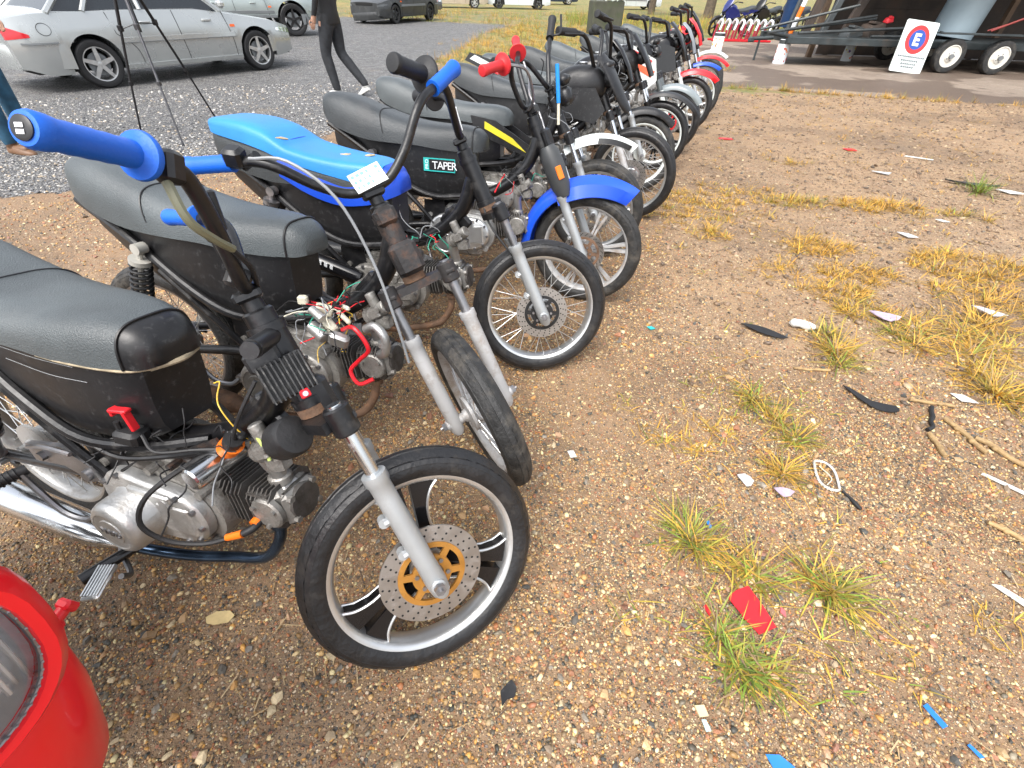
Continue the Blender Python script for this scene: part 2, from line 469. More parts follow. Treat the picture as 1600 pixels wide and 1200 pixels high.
t_ = (1 + 5 ** .5) / 2
ICO = np.array([(-1, t_, 0), (1, t_, 0), (-1, -t_, 0), (1, -t_, 0), (0, -1, t_), (0, 1, t_), (0, -1, -t_), (0, 1, -t_), (t_, 0, -1), (t_, 0, 1), (-t_, 0, -1), (-t_, 0, 1)]) / 1.902
ICF = np.array([(0, 11, 5), (0, 5, 1), (0, 1, 7), (0, 7, 10), (0, 10, 11), (1, 5, 9), (5, 11, 4), (11, 10, 2), (10, 7, 6), (7, 1, 8), (3, 9, 4), (3, 4, 2), (3, 2, 6), (3, 6, 8), (3, 8, 9), (4, 9, 5), (2, 4, 11), (6, 2, 10), (8, 6, 7), (9, 8, 1)])
PALS = np.array([(.34, .22, .12), (.42, .29, .17), (.28, .18, .10), (.50, .40, .28), (.11, .10, .095), (.07, .07, .072), (.30, .14, .085), (.38, .24, .16), (.55, .45, .32), (.19, .17, .155), (.44, .25, .10), (.24, .12, .09), (.33, .26, .19), (.16, .12, .09)])
PALG = np.array([(.16, .16, .165), (.24, .24, .24), (.10, .10, .105), (.33, .32, .30), (.07, .07, .075), (.25, .21, .16), (.20, .19, .18)])
def visible(x, y, m=.25):
    dy = y * math.cos(pitch) + CAM_H * math.sin(pitch); dv = CAM_H * math.cos(pitch) - y * math.sin(pitch)
    dy = np.maximum(dy, .05)
    return (np.abs(x / dy) < 1.13 + m) & (dv / dy < .85 + m) & (dv / dy > -.85)
def scatter(n_m2, smin, smax, depth, pal_grav=False):
    A = 0; out = []
    x0, x1, y0, y1 = -depth * 1.15, depth * 1.15, -.25, depth + .3
    n = int(n_m2 * (x1 - x0) * (y1 - y0))
    x = RNG.uniform(x0, x1, n); y = RNG.uniform(y0, y1, n)
    g, gr, c = zones(x, y)
    # clumpy cover: thick by the bikes and in the foreground, thin over the bare earth to the right
    patch = .5 + .5 * np.sin(x * 2.3 + 1.7 * np.sin(y * 1.9)) * np.sin(y * 2.9 + 1.3 * np.sin(x * 1.4)) + .4 * np.sin(x * 9 + 2 * np.sin(y * 7)) * np.sin(y * 10 + 2 * np.sin(x * 6))
    bare = bare_zone(x, y)
    dens = np.clip((.35 + .65 * patch) * (1 - .86 * bare), 0.03, 1)
    keep = visible(x, y) & (RNG.random(n) < np.where(g > .5, 1, dens)) & (np.hypot(x, y) < depth + .3) & ((g > .45) if pal_grav else (g < .55)) & (c < .3)
    x, y = x[keep], y[keep]
    s = smin + (smax - smin) * RNG.random(len(x)) ** 2
    return x, y, s
def stones(name, sets, pal, flat=False):
    x = np.concatenate([q[0] for q in sets]); y = np.concatenate([q[1] for q in sets]); s = np.concatenate([q[2] for q in sets])
    n = len(x)
    jit = 1 + RNG.uniform(-.34, .34, (n, 12, 1))
    P = ICO[None] * jit * np.stack([s * .5 * RNG.uniform(.8, 1.35, n), s * .5 * RNG.uniform(.6, 1, n), s * .5 * RNG.uniform(.4, .75, n)], 1)[:, None, :]
    tl = RNG.normal(0, .3, n)[:, None]; a = RNG.uniform(0, 2 * PI, n)[:, None]
    X, Z = P[..., 0] * np.cos(tl) - P[..., 2] * np.sin(tl), P[..., 0] * np.sin(tl) + P[..., 2] * np.cos(tl)
    Yv = P[..., 1]
    v = np.stack([X * np.cos(a) - Yv * np.sin(a) + x[:, None], X * np.sin(a) + Yv * np.cos(a) + y[:, None], Z + (s * RNG.uniform(.02, .16, n))[:, None]], -1).reshape(-1, 3)
    f = (ICF[None] + 12 * np.arange(n)[:, None, None]).reshape(-1, 3)
    c = pal[RNG.integers(0, len(pal), n)] * RNG.uniform(.65, 1.2, (n, 1))
    return tag(fast_mesh(name, v, f, [m_stone], np.repeat(c, 12, 0), not flat), kind="stuff")
stones("pebbles", [scatter(17000, .0035, .008, 1.7), scatter(6500, .006, .012, 2.9), scatter(1100, .010, .019, 4.5), ], np.clip((PALS * 1.12 - .2) * 1.15 + .2, .025, .62) * V(1.05, 1.0, .77))
PALB = np.clip(PALS * 1.1, .03, .6) * V(1.04, 1, .86)
stones("larger_stones", [scatter(300, .012, .021, 4), scatter(110, .018, .030, 5.5), scatter(9, .028, .044, 6)], PALB, True)
stones("gravel", [scatter(700, .012, .024, 6.0, True), scatter(160, .02, .036, 9, True)], PALG * 1.65 * V(1.02, 1, .97), True)

# clods of earth, straw and twig fragments over the bare soil
def scat_bare(n_m2, smin, smax, depth):
    n = int(n_m2 * 2.3 * depth * depth); x = RNG.uniform(0, depth * 1.2, n); y = RNG.uniform(.8, depth, n); g, gr, c = zones(x, y)
    kp = visible(x, y) & (bare_zone(x, y) > RNG.random(n)) & (c < .3) & (g < .4); s = smin + (smax - smin) * RNG.random(kp.sum()) ** 2
    return x[kp], y[kp], s
stones("earth_clods", [scat_bare(420, .008, .02, 5.5), scat_bare(70, .018, .045, 9)], np.array([(.25, .165, .10), (.30, .2, .125), (.17, .11, .065), (.21, .145, .09), (.12, .085, .06), (.36, .27, .17)]))
def straws(n, x0, x1, y0, y1):
    x = RNG.uniform(x0, x1, n); y = RNG.uniform(y0, y1, n); g, gr, c = zones(x, y); kp = visible(x, y) & (g < .4) & (c < .3); x, y = x[kp], y[kp]; n = len(x)
    a = RNG.uniform(0, 2 * PI, n); L_ = RNG.uniform(.012, .05, n); w = RNG.uniform(.0006, .0016, n); d = np.stack([np.cos(a), np.sin(a)], 1); s = np.stack([-d[:, 1], d[:, 0]], 1)
    p = np.stack([x, y], 1); z = RNG.uniform(.004, .009, n); v = []
    for t, sg in ((-.5, -1), (-.5, 1), (.5, 1), (.5, -1)): v.append(np.concatenate([p + d * (L_ * t)[:, None] + s * (w * sg)[:, None], (z + t * .004)[:, None]], 1))
    c = np.array([(.36, .25, .12), (.24, .15, .08), (.10, .065, .045), (.42, .31, .17)])[RNG.integers(0, 4, n)]
    tag(fast_mesh("straw_fragments", np.stack(v, 1).reshape(-1, 3), np.arange(4 * n).reshape(-1, 4), [m_blade], np.repeat(c, 4, 0)), kind="stuff")
straws(9000, -.8, 5, .1, 6)

# ---------------------------------------------------------------- grass
def blade_mesh(name, tufts, mats=None):
    """tufts: list of (x, y, radius, blades, length, greenness, lean)"""
    vs, fs, cs = [], [], []
    o = 0
    for (x, y, rad, nb, ln, gn, lean) in tufts:
        a = RNG.uniform(0, 2 * PI, nb); rr = rad * np.abs(RNG.normal(0, .45, nb))
        bx, by = x + rr * np.cos(a), y + rr * np.sin(a)
        da = a + RNG.normal(0, 1.0, nb); L_ = ln * .86 * np.clip(RNG.lognormal(-.15, .42, nb), .2, 1.7); th = np.clip(RNG.normal(lean, .33, nb), .05, 1.45)
        w = RNG.uniform(.0009, .0021, nb) * (1 + ln * 3)
        d = np.stack([np.cos(da), np.sin(da)], 1); s = np.stack([-np.sin(da), np.cos(da)], 1)
        g = np.clip(RNG.normal(gn + (.08 if gn > .42 else -.1), .34, nb), 0, 1)[:, None]
        col = (1 - g) * V(.58, .31, .045) + g * V(.17, .26, .03)
        col = col * RNG.uniform(.45, 1.3, (nb, 1)); dd = RNG.random(nb) < .18; col[dd] = V(.26, .17, .09) * RNG.uniform(.5, 1.2, (dd.sum(), 1))
        rows = []
        for t, wk in ((0, 1), (.4, .9), (.75, .6), (1, .06)):
            hor = L_ * (t * np.sin(th) + .25 * t * t * np.sin(th)); z = L_ * np.maximum(0.01, t * np.cos(th) - .33 * t * t * np.sin(th)) + .001
            for sg in (-1, 1):
                rows.append(np.stack([bx + d[:, 0] * hor + sg * s[:, 0] * w * wk, by + d[:, 1] * hor + sg * s[:, 1] * w * wk, z], 1))
        v = np.stack(rows, 1).reshape(-1, 3)
        q = np.array([(0, 1, 3, 2), (2, 3, 5, 4), (4, 5, 7, 6)])
        fs.append((q[None] + 8 * np.arange(nb)[:, None, None]).reshape(-1, 4) + o); o += len(v)
        shade = np.repeat(col, 8, 0); vs.append(v); cs.append(shade)
    return fast_mesh(name, np.concatenate(vs), np.concatenate(fs), [m_blade], np.concatenate(cs), True)

tuft_spec = [
    ("large green and straw grass tuft growing in gravel left of the red plastic scrap", [(.575, .76, .075, 190, .105, .62, .95), (.60, .72, .07, 80, .09, .4, 1.0)]),
    ("small flattened grass tuft touching the upper edge of the red plastic scrap", [(.735, .645, .07, 120, .10, .5, 1.05), (.68, .68, .05, 60, .09, .4, 1.1)]),
    ("wide spiky grass tuft right of the red plastic scrap", [(.945, .60, .075, 190, .11, .55, 1.0), (.90, .64, .05, 60, .10, .25, 1.1)]),
    ("low bright green grass tuft below the red plastic scrap, nearest the camera", [(.605, .40, .075, 160, .09, .78, 1.0), (.575, .475, .05, 90, .09, .7, .95), (.67, .385, .05, 70, .09, .5, 1.1)]),
    ("yellowish grass tuft beside the broken white hoop", [(.985, 1.03, .07, 150, .09, .3, 1.0)]),
    ("ragged diagonal clump of yellow green grass above the hoop", [(1.02, 1.41, .07, 120, .10, .5, .9), (1.07, 1.30, .06, 90, .09, .4, .9), (1.11, 1.20, .08, 130, .10, .45, 1.0)]),
    ("straw coloured grass clump just below the white crushed cup", [(1.56, 1.78, .12, 200, .12, .35, .95), (1.53, 1.68, .08, 90, .10, .6, .95), (1.60, 1.92, .07, 90, .10, .55, .9)]),
    ("broad dense straw grass clump at the right edge of the frame", [(2.10, 2.0, .16, 180, .12, .18, 1.15), (2.3, 1.95, .2, 180, .125, .25, 1.15), (2.22, 1.78, .2, 190, .125, .2, 1.15), (2.42, 1.84, .2, 160, .125, .22, 1.15), (2.0, 1.85, .12, 140, .12, .2, 1.1), (2.12, 1.64, .13, 120, .13, .2, 1.1), (2.5, 2.05, .2, 200, .15, .12, 1.1), (1.95, 1.96, .1, 90, .11, .5, 1.1)]),
    ("rounded grass clump near the flat white paper card at the right", [(2.12, 1.50, .12, 220, .14, .3, 1.0), (2.25, 1.45, .12, 130, .13, .2, 1.05)]),
    ("small green weed plant standing among dark scraps far right", [(4.08, 4.22, .10, 160, .16, 1.1, .7)]),
]
for lab, ts in tuft_spec:
    wd = "weed" if "weed" in lab else "grass_tuft"
    tag(blade_mesh(wd, ts), lab, "grass tuft" if wd == "grass_tuft" else "weed", "grass tufts in the gravel" if wd == "grass_tuft" else None)
loose = []
def patch(cx, cy, rx, ry, n, ln, gn, nb=26):
    for _ in range(n):
        a = random.uniform(0, 2 * PI); q = math.sqrt(random.random())
        loose.append((cx + rx * q * math.cos(a), cy + ry * q * math.sin(a), random.uniform(.03, .07), int(nb * random.uniform(.4, 1.4)), ln * random.uniform(.6, 1.2), gn + random.uniform(-.15, .15), 1.0))
patch(1.25, 3.65, .5, .30, 60, .06, .18); patch(1.8, 3.95, .5, .28, 60, .06, .16); patch(1.5, 3.45, .6, .35, 60, .06, .1, 14); patch(2.6, 3.4, .8, .6, 50, .05, .1, 10); patch(3.5, 5.2, 1.8, 1.6, 110, .05, .12, 10); patch(4, 7.5, 2.5, 1.6, 160, .06, .1, 12); patch(5.5, 5.5, 2, 2, 120, .05, .12, 10); patch(1.35, 3.1, .12, .1, 14, .08, .12)
patch(2.3, 3.83, .3, .10, 30, .08, .35); patch(2.95, 3.8, .35, .16, 60, .085, .08); patch(2.05, 2.95, .24, .14, 44, .08, .05); patch(2.15, 2.6, .24, .14, 34, .07, .05); patch(2.7, 2.3, .3, .2, 40, .09, .05); patch(1.75, 2.6, .3, .2, 24, .06, .05)
patch(2.9, 2.72, .38, .2, 70, .10, .18); patch(1.85, 2.35, .2, .12, 26, .08, .2); patch(1.9, 2.15, .15, .1, 16, .08, .25); patch(3.4, 3.6, .3, .15, 16, .08, .3); patch(2.75, 5.0, .25, .1, 14, .06, .2)
patch(1.6, 2.0, 1.0, 1.2, 40, .05, .3, 8); patch(2.2, 3.2, 1.6, .9, 50, .05, .2, 8); patch(.9, 1.2, .5, .4, 30, .05, .35, 8); patch(.75, .55, .45, .25, 26, .06, .45, 8)
patch(1.1, 1.45, .25, .3, 12, .06, .3, 10); patch(.78, 1.15, .1, .1, 10, .07, .15, 14); patch(.62, 1.2, .08, .08, 8, .06, .15, 10); patch(1.65, .60, .06, .06, 14, .08, .1, 26); patch(1.5, .5, .2, .1, 10, .06, .2, 10)
for k in range(60):   # fringe along the concrete edge
    x = random.uniform(3.3, 9); loose.append((x, 9.6 - (x - 3.4) * .232 + random.uniform(-.12, .1), .08, 40, .11, random.uniform(.3, .9) if x < 4.6 else .25, .8))
for k in range(900):  # the weedy strip behind the row and the far edge of the yard
    x, y = random.uniform(-2.2, 4.5), random.uniform(9.6, 23)
    g = zones(np.array([x]), np.array([y]))
    if g[1][0] > .45 or random.random() < .04: loose.append((x, y, .2, 34, random.uniform(.10, .26), random.choice((.15, .25, .35, .8)), .75))
for k in range(420):
    x, y = random.uniform(-9, 9), random.uniform(22, 34)
    if zones(np.array([x]), np.array([y]))[1][0] > .4: loose.append((x, y, .4, 30, random.uniform(.15, .4), random.choice((.2, .5, .9)), .6))
tag(blade_mesh("dry_grass", loose), kind="stuff")
# ================================================================ MOTORCYCLES
# bike frame: x forward (rear axle .03, front axle 1.23), y left, z up; meshes are stored with the front contact at x = 0
RAKE = R(26.5)
AX = V(1.23, 0, .28)
SA = V(-math.sin(RAKE), 0, math.cos(RAKE))
FW = V(math.cos(RAKE), 0, math.sin(RAKE))
SP = AX - .035 * FW
LAB = {}

def meshify(o):
    dg = bpy.context.evaluated_depsgraph_get(); dg.update()
    me = bpy.data.meshes.new_from_object(o.evaluated_get(dg))
    n = bpy.data.objects.new(o.name, me); C.objects.link(n)
    n.parent = o.parent; n.matrix_local = o.matrix_local.copy()
    nm = o.name; bpy.data.objects.remove(o); n.name = nm
    return n

class Bike:
    def __init__(s, x, y, head, lean, steer, label, group="motorcycles parked in the row", name="motorcycle", rough=1):
        s.root = thing(name, label, "motorcycle", (x, y, 0), 0, group)
        s.root.matrix_world = Matrix.Translation((x, y, 0)) @ Matrix.Rotation(R(head), 4, 'Z') @ Matrix.Rotation(-R(lean), 4, 'X')
        s.rs = rotm(SA, R(steer))
    def st(s, p):
        """turn a point with the handlebar"""
        return s.rs @ (np.asarray(p, float) - SP) + SP
    def put(s, b, name, m, parent=None, steer=False, ang=38, label=None):
        a = np.array(b.v)
        if steer: a = (a - SP) @ s.rs.T + SP
        a[:, 0] -= 1.23
        b.v = [tuple(q) for q in a]
        return b.build(name, m, parent or s.root, ang, label)

def tyre_b(c, Rr=.28, w=.038, seg=96, knob=.0035):
    k_ = Rr / .28
    pr = [(.28, 0), (.2795, .007), (.2765, .0085), (.2765, .0105), (.2785, .012), (.2745, .021), (.267, .029), (.2655, .0305), (.2635, .0302), (.2625, .0325), (.253, .0375), (.2515, .0372), (.2495, .0376), (.238, .038), (.226, .034), (.218, .028)]
    pr = [(r - .28 + Rr, t * w / .038) for r, t in pr]
    full = pr + [(r, -t) for r, t in reversed(pr[1:])]
    n = len(pr)
    def mod(k, i, r, t):
        j = i if i < n else 2 * n - 1 - i
        if j in (5, 6, 7) and (k + (2 if i >= n else 0)) % 4 < 1: return r - knob, t
        if j in (0, 1) and k % 8 == 3: return r - knob * .5, t
        return r, t
    return B().ring(full, c, (0, 1, 0), seg, mod)

def rim_b(c, Rr=.28, w=.028):
    d = Rr - .28
    pr = [(.2275, -.030), (.2245, -.0325), (.214, -.0315), (.2085, -.026), (.2055, -.018), (.2035, -.006), (.2035, .006), (.2055, .018), (.2085, .026), (.214, .0315), (.2245, .0325), (.2275, .030), (.222, .022), (.216, 0), (.222, -.022)]
    return B().ring([(r + d, t * w / .030) for r, t in pr], c, (0, 1, 0), 96)

def hub_b(b, c, r=.04, w=.045):
    return b.lathe([(.012, -w - .012), (.02, -w - .012), (.022, -w), (r, -w + .004), (r, -w + .014), (r * .7, -w + .022), (r * .7, w - .022), (r, w - .014), (r, w - .004), (.022, w), (.02, w + .012), (.012, w + .012)], c, (0, 1, 0), 28)

def add_wheel(k, name, c, steer, style, rim_m, tyre_m, Rr=.28, disc=None, base=-15, arm_m=None, hubr=.045, tw=.038):
    c = np.asarray(c, float)
    b = rim_b(c, Rr); hub_b(b, c, hubr); b.cyl(c - V(0, .125, 0), c + V(0, .125, 0), .0085, seg=10); b.cyl(c - V(0, .075, 0), c + V(0, .075, 0), .016, seg=14)
    w = k.put(b, name, rim_m, None, steer)
    k.put(tyre_b(c, Rr, tw), "tyre", tyre_m, w, steer, 30)
    if style == 'spoke':
        b = B()
        for i in range(36):
            a = 2 * PI * i / 36; sd = 1 if i % 2 else -1
            off = R(38) * (1 if (i // 2) % 2 else -1)
            p = c + V(hubr * .95 * math.cos(a + off), sd * .028, hubr * .95 * math.sin(a + off)); q = c + V((Rr - .074) * math.cos(a), sd * .004, (Rr - .074) * math.sin(a))
            b.tube([p, q], .0014, 5)
        k.put(b, "spokes", m_aluclean, w, steer)
    else:
        n = {'cast3': 3, 'star5': 5, 'star6': 6}[style]
        b = B(); e = B()
        for i in range(n):
            a = R(base) + 2 * PI * i / n
            ex = V(math.cos(a), 0, math.sin(a)); ey = V(-math.sin(a), 0, math.cos(a))
            ro = Rr - .074
            if n == 3:
                outer = [(.030, .042), (.07, .036), (.11, .033), (.145, .038), (.175, .052), (.194, .072)]
                for sg in (1, -1):
                    f = [(u, sg * v) for u, v in outer] + [(ro - .002, sg * .055), (ro + .001, sg * .02), (ro - .001, sg * .010), (.165, sg * .008), (.10, sg * .006), (.03, sg * .0005)]
                    if sg < 0: f = f[::-1]
                    b.prism(f, c, ex, ey, .030)
                    for yy in (-.0155, .0155):
                        b.m = 1; b.tube([c + ex * u + ey * (sg * v) + V(0, yy, 0) for u, v in outer[1:]], .0035, 6, 4); b.m = 0
            else:
                wd = .016 if n == 5 else .012
                for sg in (1, -1):
                    f = [(.03, sg * .002), (.03, sg * (wd + .006)), (.11, sg * wd), (ro + .002, sg * (wd * 2.2)), (ro + .002, sg * wd * .9), (.12, sg * .003)]
                    if sg < 0: f = f[::-1]
                    b.prism(f, c, ex, ey, .024)
        k.put(b, "wheel_spokes", [arm_m or rim_m, rim_m], w, steer, 30)
    if disc:
        sd = -1
        y0 = sd * .062
        b = B()
        ri, ro, cr, cm = disc
        b.ring([(ro, -.002), (ro, .002), (ri, .002), (ri, -.002)], c + V(0, y0, 0), (0, 1, 0), 64)
        b.m = 1
        for rw, rad in enumerate(np.linspace(ri + .008, ro - .007, 3)):
            for j in range(24):
                a = 2 * PI * (j + rw * .33) / 24 + (rw * .12)
                q = c + V(rad * math.cos(a), y0 + sd * .0018, rad * math.sin(a))
                b.cyl(q, q + V(0, sd * .0006, 0), .0028, seg=7)
        d = k.put(b, "brake_disc", [m_disc, m_hole], w, steer)
        b = B()
        b.ring([(ri + .002, -.0035), (ri + .002, .0035), (ri - .010, .0035), (ri - .010, -.0035)], c + V(0, y0 + sd * .001, 0), (0, 1, 0), 48)
        b.ring([(.046, -.004), (.046, .004), (.026, .004), (.026, -.004)], c + V(0, y0 + sd * .001, 0), (0, 1, 0), 32)
        for j in range(6):
            a = 2 * PI * j / 6; ex = V(math.cos(a), 0, math.sin(a)); ey = V(-math.sin(a + .5), 0, math.cos(a + .5))
            b.prism([(.040, -.009), (ri - .004, -.007), (ri - .004, .007), (.040, .009)], c + V(0, y0 + sd * .001, 0), ex, unit(np.cross(V(0, -1, 0), ex)), .006)
            q = c + ex * .036 + V(0, y0 + sd * .005, 0)
            b.m = 1; b.cyl(q, q + V(0, sd * .004, 0), .0055, seg=6); b.m = 0
        k.put(b, "disc_carrier", [cm, m_steel], w, steer)
    return w

def add_fork(k, slider_m, stan_m=None, y=.092, length=.46, black=False, gaiter=False):
    for sg in (-1, 1):
        p = lambda t, fo=0.0: AX + SA * t + V(0, sg * y, 0) + FW * fo
        b = B()
        b.tube([p(-.045), p(-.03), p(.0), p(.05), p(.24), p(.275), p(.28), p(.30)], [.012, .021, .024, .0225, .0225, .0225, .0255, .0255], 16)
        b.cyl(AX + V(0, sg * (y - .03), 0), AX + V(0, sg * (y + .028), 0), .017, seg=14, bev=.003)
        b.m = 1
        b.cyl(AX + V(0, sg * (y + .028), 0), AX + V(0, sg * (y + .040), 0), .013, seg=6)
        b.cyl(AX + V(0, sg * (y + .040), 0), AX + V(0, sg * (y + .048), 0), .006, seg=8)
        if sg < 0:   # caliper lugs
            b.m = 0
            for t, f in ((.10, -.03), (.19, -.03)):
                b.cyl(p(t, f) + V(0, .0, 0), p(t, f) + V(0, .02, 0), .012, seg=10)
                b.tube([p(t, -.005), p(t, f)], .009, 8)
        leg = k.put(b, "fork_leg", [slider_m, m_steel], None, True)
        b = B(); b.cyl(p(.295), p(.298), .0235, seg=16); 
        if gaiter:
            n = 18
            b.tube([p(.30 + (length - .33) * i / (2 * n)) for i in range(2 * n + 1)], [.026 if i % 2 else .021 for i in range(2 * n + 1)], 14)
            k.put(b, "fork_gaiter", m_rub, leg, True)
        else:
            k.put(b, "fork_seal", m_rub, leg, True)
        b = B(); b.cyl(p(.28), p(length), .0145 if not black else .024, seg=16)
        k.put(b, "stanchion", stan_m or m_chrome, leg, True)
    return leg

def add_stem(k, m=None, top=.70, clamp_t=.44, y=.092, tube_m=None):
    m = m or m_black
    b = B()
    for sg in (-1, 1):
        o = AX + SA * (clamp_t - .012) + V(0, sg * y, 0)
        b.cyl(o - SA * .03, o + SA * .028, .026, seg=18, bev=.004)
        b.cyl(o + FW * .022 + V(0, -.012, 0), o + FW * .022 + V(0, .012, 0), .007, seg=8)
    o = SP + SA * clamp_t
    b.prism([(-.11, -.0), (-.085, .035), (-.03, .045), (.03, .045), (.085, .035), (.11, .0), (.04, -.035), (-.04, -.035)], o - SA * .012, V(0, 1, 0), FW, .022)
    b.m = 1
    b.cyl(SP + SA * (clamp_t + .0), SP + SA * (clamp_t + .02), .034, seg=18)
    b.m = 0
    t = k.put(b, "triple_clamp", [m, m_rust], None, True, 30)
    b = B()
    b.cyl(SP + SA * .62, SP + SA * .66, .028, seg=16, bev=.004)
    b.tube([SP + SA * .64, SP + SA * (top - .02), SP + SA * top], [.020, .019, .021], 16)
    b.box(SP + SA * (top - .012), (.05, .06, .02), euler(0, -RAKE, 0), .005)
    k.put(b, "steering_stem", tube_m or m, None, True, 30)
    b = B()
    b.cyl(SP + SA * .47, SP + SA * .625, .031, seg=20, bev=.003)
    b.cyl(SP + SA * .46, SP + SA * .478, .035, seg=20); b.cyl(SP + SA * .615, SP + SA * .632, .035, seg=20)
    k.put(b, "head_tube", m, None, False)

STD = [V(.895, 0, .895), V(.887, -.06, .902), V(.872, -.125, .945), V(.852, -.185, 1.005), V(.828, -.225, 1.028), V(.795, -.27, 1.032)]
STD_END = V(.720, -.375, 1.040)
def add_bars(k, right=None, left=None, grip=None, rad=.0125, grip_l=.125, flange=True, m=None, tip=None, mirror=True, gr=.0175, levers=False, gripside=(1, 1), gripfat=1.0, fl=2.2):
    m = m or m_black
    r = right or (STD + [STD_END]); l = left or [q * V(1, -1, 1) for q in (right or (STD + [STD_END]))]
    path = list(reversed(l)) + r[1:]
    b = B().tube(path, rad, 14, 7)
    h = k.put(b, "handlebar", m, None, True)
    for side, pth in ((0, r), (1, l)):
        if not gripside[side] or grip is None: continue
        e, d = pth[-1], unit(pth[-1] - pth[-2])
        a = e - d * grip_l; g = gr * gripfat
        b = B()
        pr = [(rad, 0), (g * 1.05, .0)]
        if flange: pr = [(g, -.004), (g * fl * .95, -.003), (g * fl, .001), (g * fl * .95, .006), (g * 1.35, .009)]
        pr += [(g * 1.02, .014)]
        n = 9
        for i in range(1, n): pr.append((g * (1 + (.03 if i % 2 else -.01)), .014 + (grip_l - .026) * i / n))
        pr += [(g * 1.12, grip_l - .010), (g * 1.14, grip_l + .002), (g * 1.0, grip_l + .007), (g * .72, grip_l + .008)]
        b.lathe(pr, a, d, 26)
        gp_ = k.put(b, "grip", grip, h, True, 45)
        if tip:
            b = B(); b.lathe([(g * .74, grip_l + .0075), (g * .74, grip_l + .0095), (g * .6, grip_l + .0105), (.003, grip_l + .0105)], a, d, 20)
            b.m = 1
            A, Bv, _ = frame_of(d); o = a + d * (grip_l + .0112)
            for dz in (-.25, .12): b.box(o + Bv * g * dz, (.0006, .0085, .0042), np.stack([d, A, Bv], 1), 0)
            k.put(b, "grip_end_cap", [m_blackp, m_label], h, True)
    return h

def loft_seat(st, n=18, flat=.55, top=.62):
    b = B(); rings = []
    for x, w, z0, z1 in st:
        r = []; h = z1 - z0
        for i in range(n + 1):
            a = PI * i / n; c, s_ = math.cos(a), math.sin(a)
            r.append((x, w * (1 if c > 0 else -1) * abs(c) ** flat, z0 + h * abs(s_) ** top))
        r += [(x, -w * .5, z0 - .004), (x, w * .5, z0 - .004)]
        rings.append([V(q) for q in r])
    return b.rings(rings)
def interp_st(st, n=4):
    p = spline([V(q) for q in st], n)
    return [tuple(q) for q in p]
SEAT = [(-.085, .055, .830, .866), (-.072, .085, .815, .886), (-.03, .108, .775, .896), (.05, .124, .745, .888), (.15, .130, .722, .858), (.27, .132, .715, .822), (.39, .126, .712, .800), (.50, .116, .700, .793), (.59, .100, .695, .792), (.645, .082, .695, .784)]
NOSE = [(.645, .082, .695, .784), (.668, .073, .695, .775), (.688, .058, .698, .758), (.697, .040, .701, .742), (.700, .02, .704, .73)]

def add_seat(k, m, nose_m=None, st=None, nose=None, dz=0, sx=1.0, sw=1.0, piping=True, name="seat", label=None):
    f = lambda q: (q[0] * sx if q[0] > 0 else q[0], q[1] * sw, q[2] + dz, q[3] + dz)
    st = [f(q) for q in (st or SEAT)]; nose = [f(q) for q in (nose or NOSE)]
    s_ = k.put(loft_seat(interp_st(st)), name, m, None, False, 60, label)
    k.put(loft_seat(interp_st(nose)), "seat_nose", nose_m or m, s_, False, 60)
    if piping:
        x, w, z0, z1 = st[-1]
        pts = [V(x + .001, w * 1.012 * (1 if math.cos(a) > 0 else -1) * abs(math.cos(a)) ** .55, z0 + (z1 - z0) * 1.012 * math.sin(a) ** .62) for a in np.linspace(.0, PI, 25)]
        k.put(B().tube(pts, .003, 6), "seat_piping", m_blackp, s_)
    add_seam(k, s_, m_blackp, .20, st)
    return s_

def add_seam(k, s_, m, x, st, parent_m=None):
    st = interp_st(st); q = min(st, key=lambda q: abs(q[0] - x)); w, z0, z1 = q[1], q[2], q[3]
    pts = [V(q[0] + .03 * (1 - math.sin(a)), w * 1.004 * (1 if math.cos(a) > 0 else -1) * abs(math.cos(a)) ** .55, z0 + (z1 - z0) * (1.004) * abs(math.sin(a)) ** .62) for a in np.linspace(.12, PI - .12, 27)]
    k.put(B().tube(pts, .0022, 6), 'seat_seam', m, s_)

def add_under(k, m=None, seat_z=.71, st=None, name="under_seat_box"):
    """tapered plastic tub below the seat"""
    st = st or [(-.05, .06, .68, .775), (.06, .078, .60, .755), (.22, .10, .515, .735), (.38, .106, .478, .72), (.50, .098, .485, .708), (.585, .084, .503, .701), (.64, .066, .530, .70)]
    b = B(); rings = []
    for x, w, z0, z1 in interp_st(st, 3):
        rings.append([V(x, w * a, z0 + (z1 - z0) * c) for a, c in ((.98, 1), (1.0, .7), (1.0, .4), (.93, .15), (.78, 0), (-.78, 0), (-.93, .15), (-1, .4), (-1, .7), (-.98, 1))])
    b.rings(rings)
    return k.put(b, name, m or m_blackp, None, False, 45)

def add_frame(k, m=None, hanger=True):
    m = m or m_black
    b = B()
    b.tube([SP + SA * .57, V(.90, 0, .655), V(.80, 0, .555), V(.68, 0, .495), V(.54, 0, .455), V(.42, 0, .40), V(.36, 0, .33)], [.030, .028, .027, .026, .025, .024, .024], 16, 5)
    for sg in (-1, 1):
        b.tube([V(.72, sg * .03, .515), V(.60, sg * .088, .50), V(.45, sg * .118, .495), V(.30, sg * .112, .55), V(.12, sg * .098, .67), V(-.06, sg * .085, .775)], .0135, 10, 5)
        b.tube([V(.45, sg * .10, .36), V(.36, sg * .112, .46), V(.20, sg * .112, .60)], .011, 8, 4)
        b.prism([(.44, .28), (.52, .30), (.50, .47), (.40, .47), (.39, .34)], V(0, sg * .088, 0), V(1, 0, 0), V(0, 0, 1), .006)
    b.box((.87, 0, .60), (.10, .028, .09), euler(0, R(42), 0), .006)
    b.box((.60, 0, .44), (.10, .05, .07), euler(0, R(10), 0), .006)
    return k.put(b, "frame", m, None, False, 30)

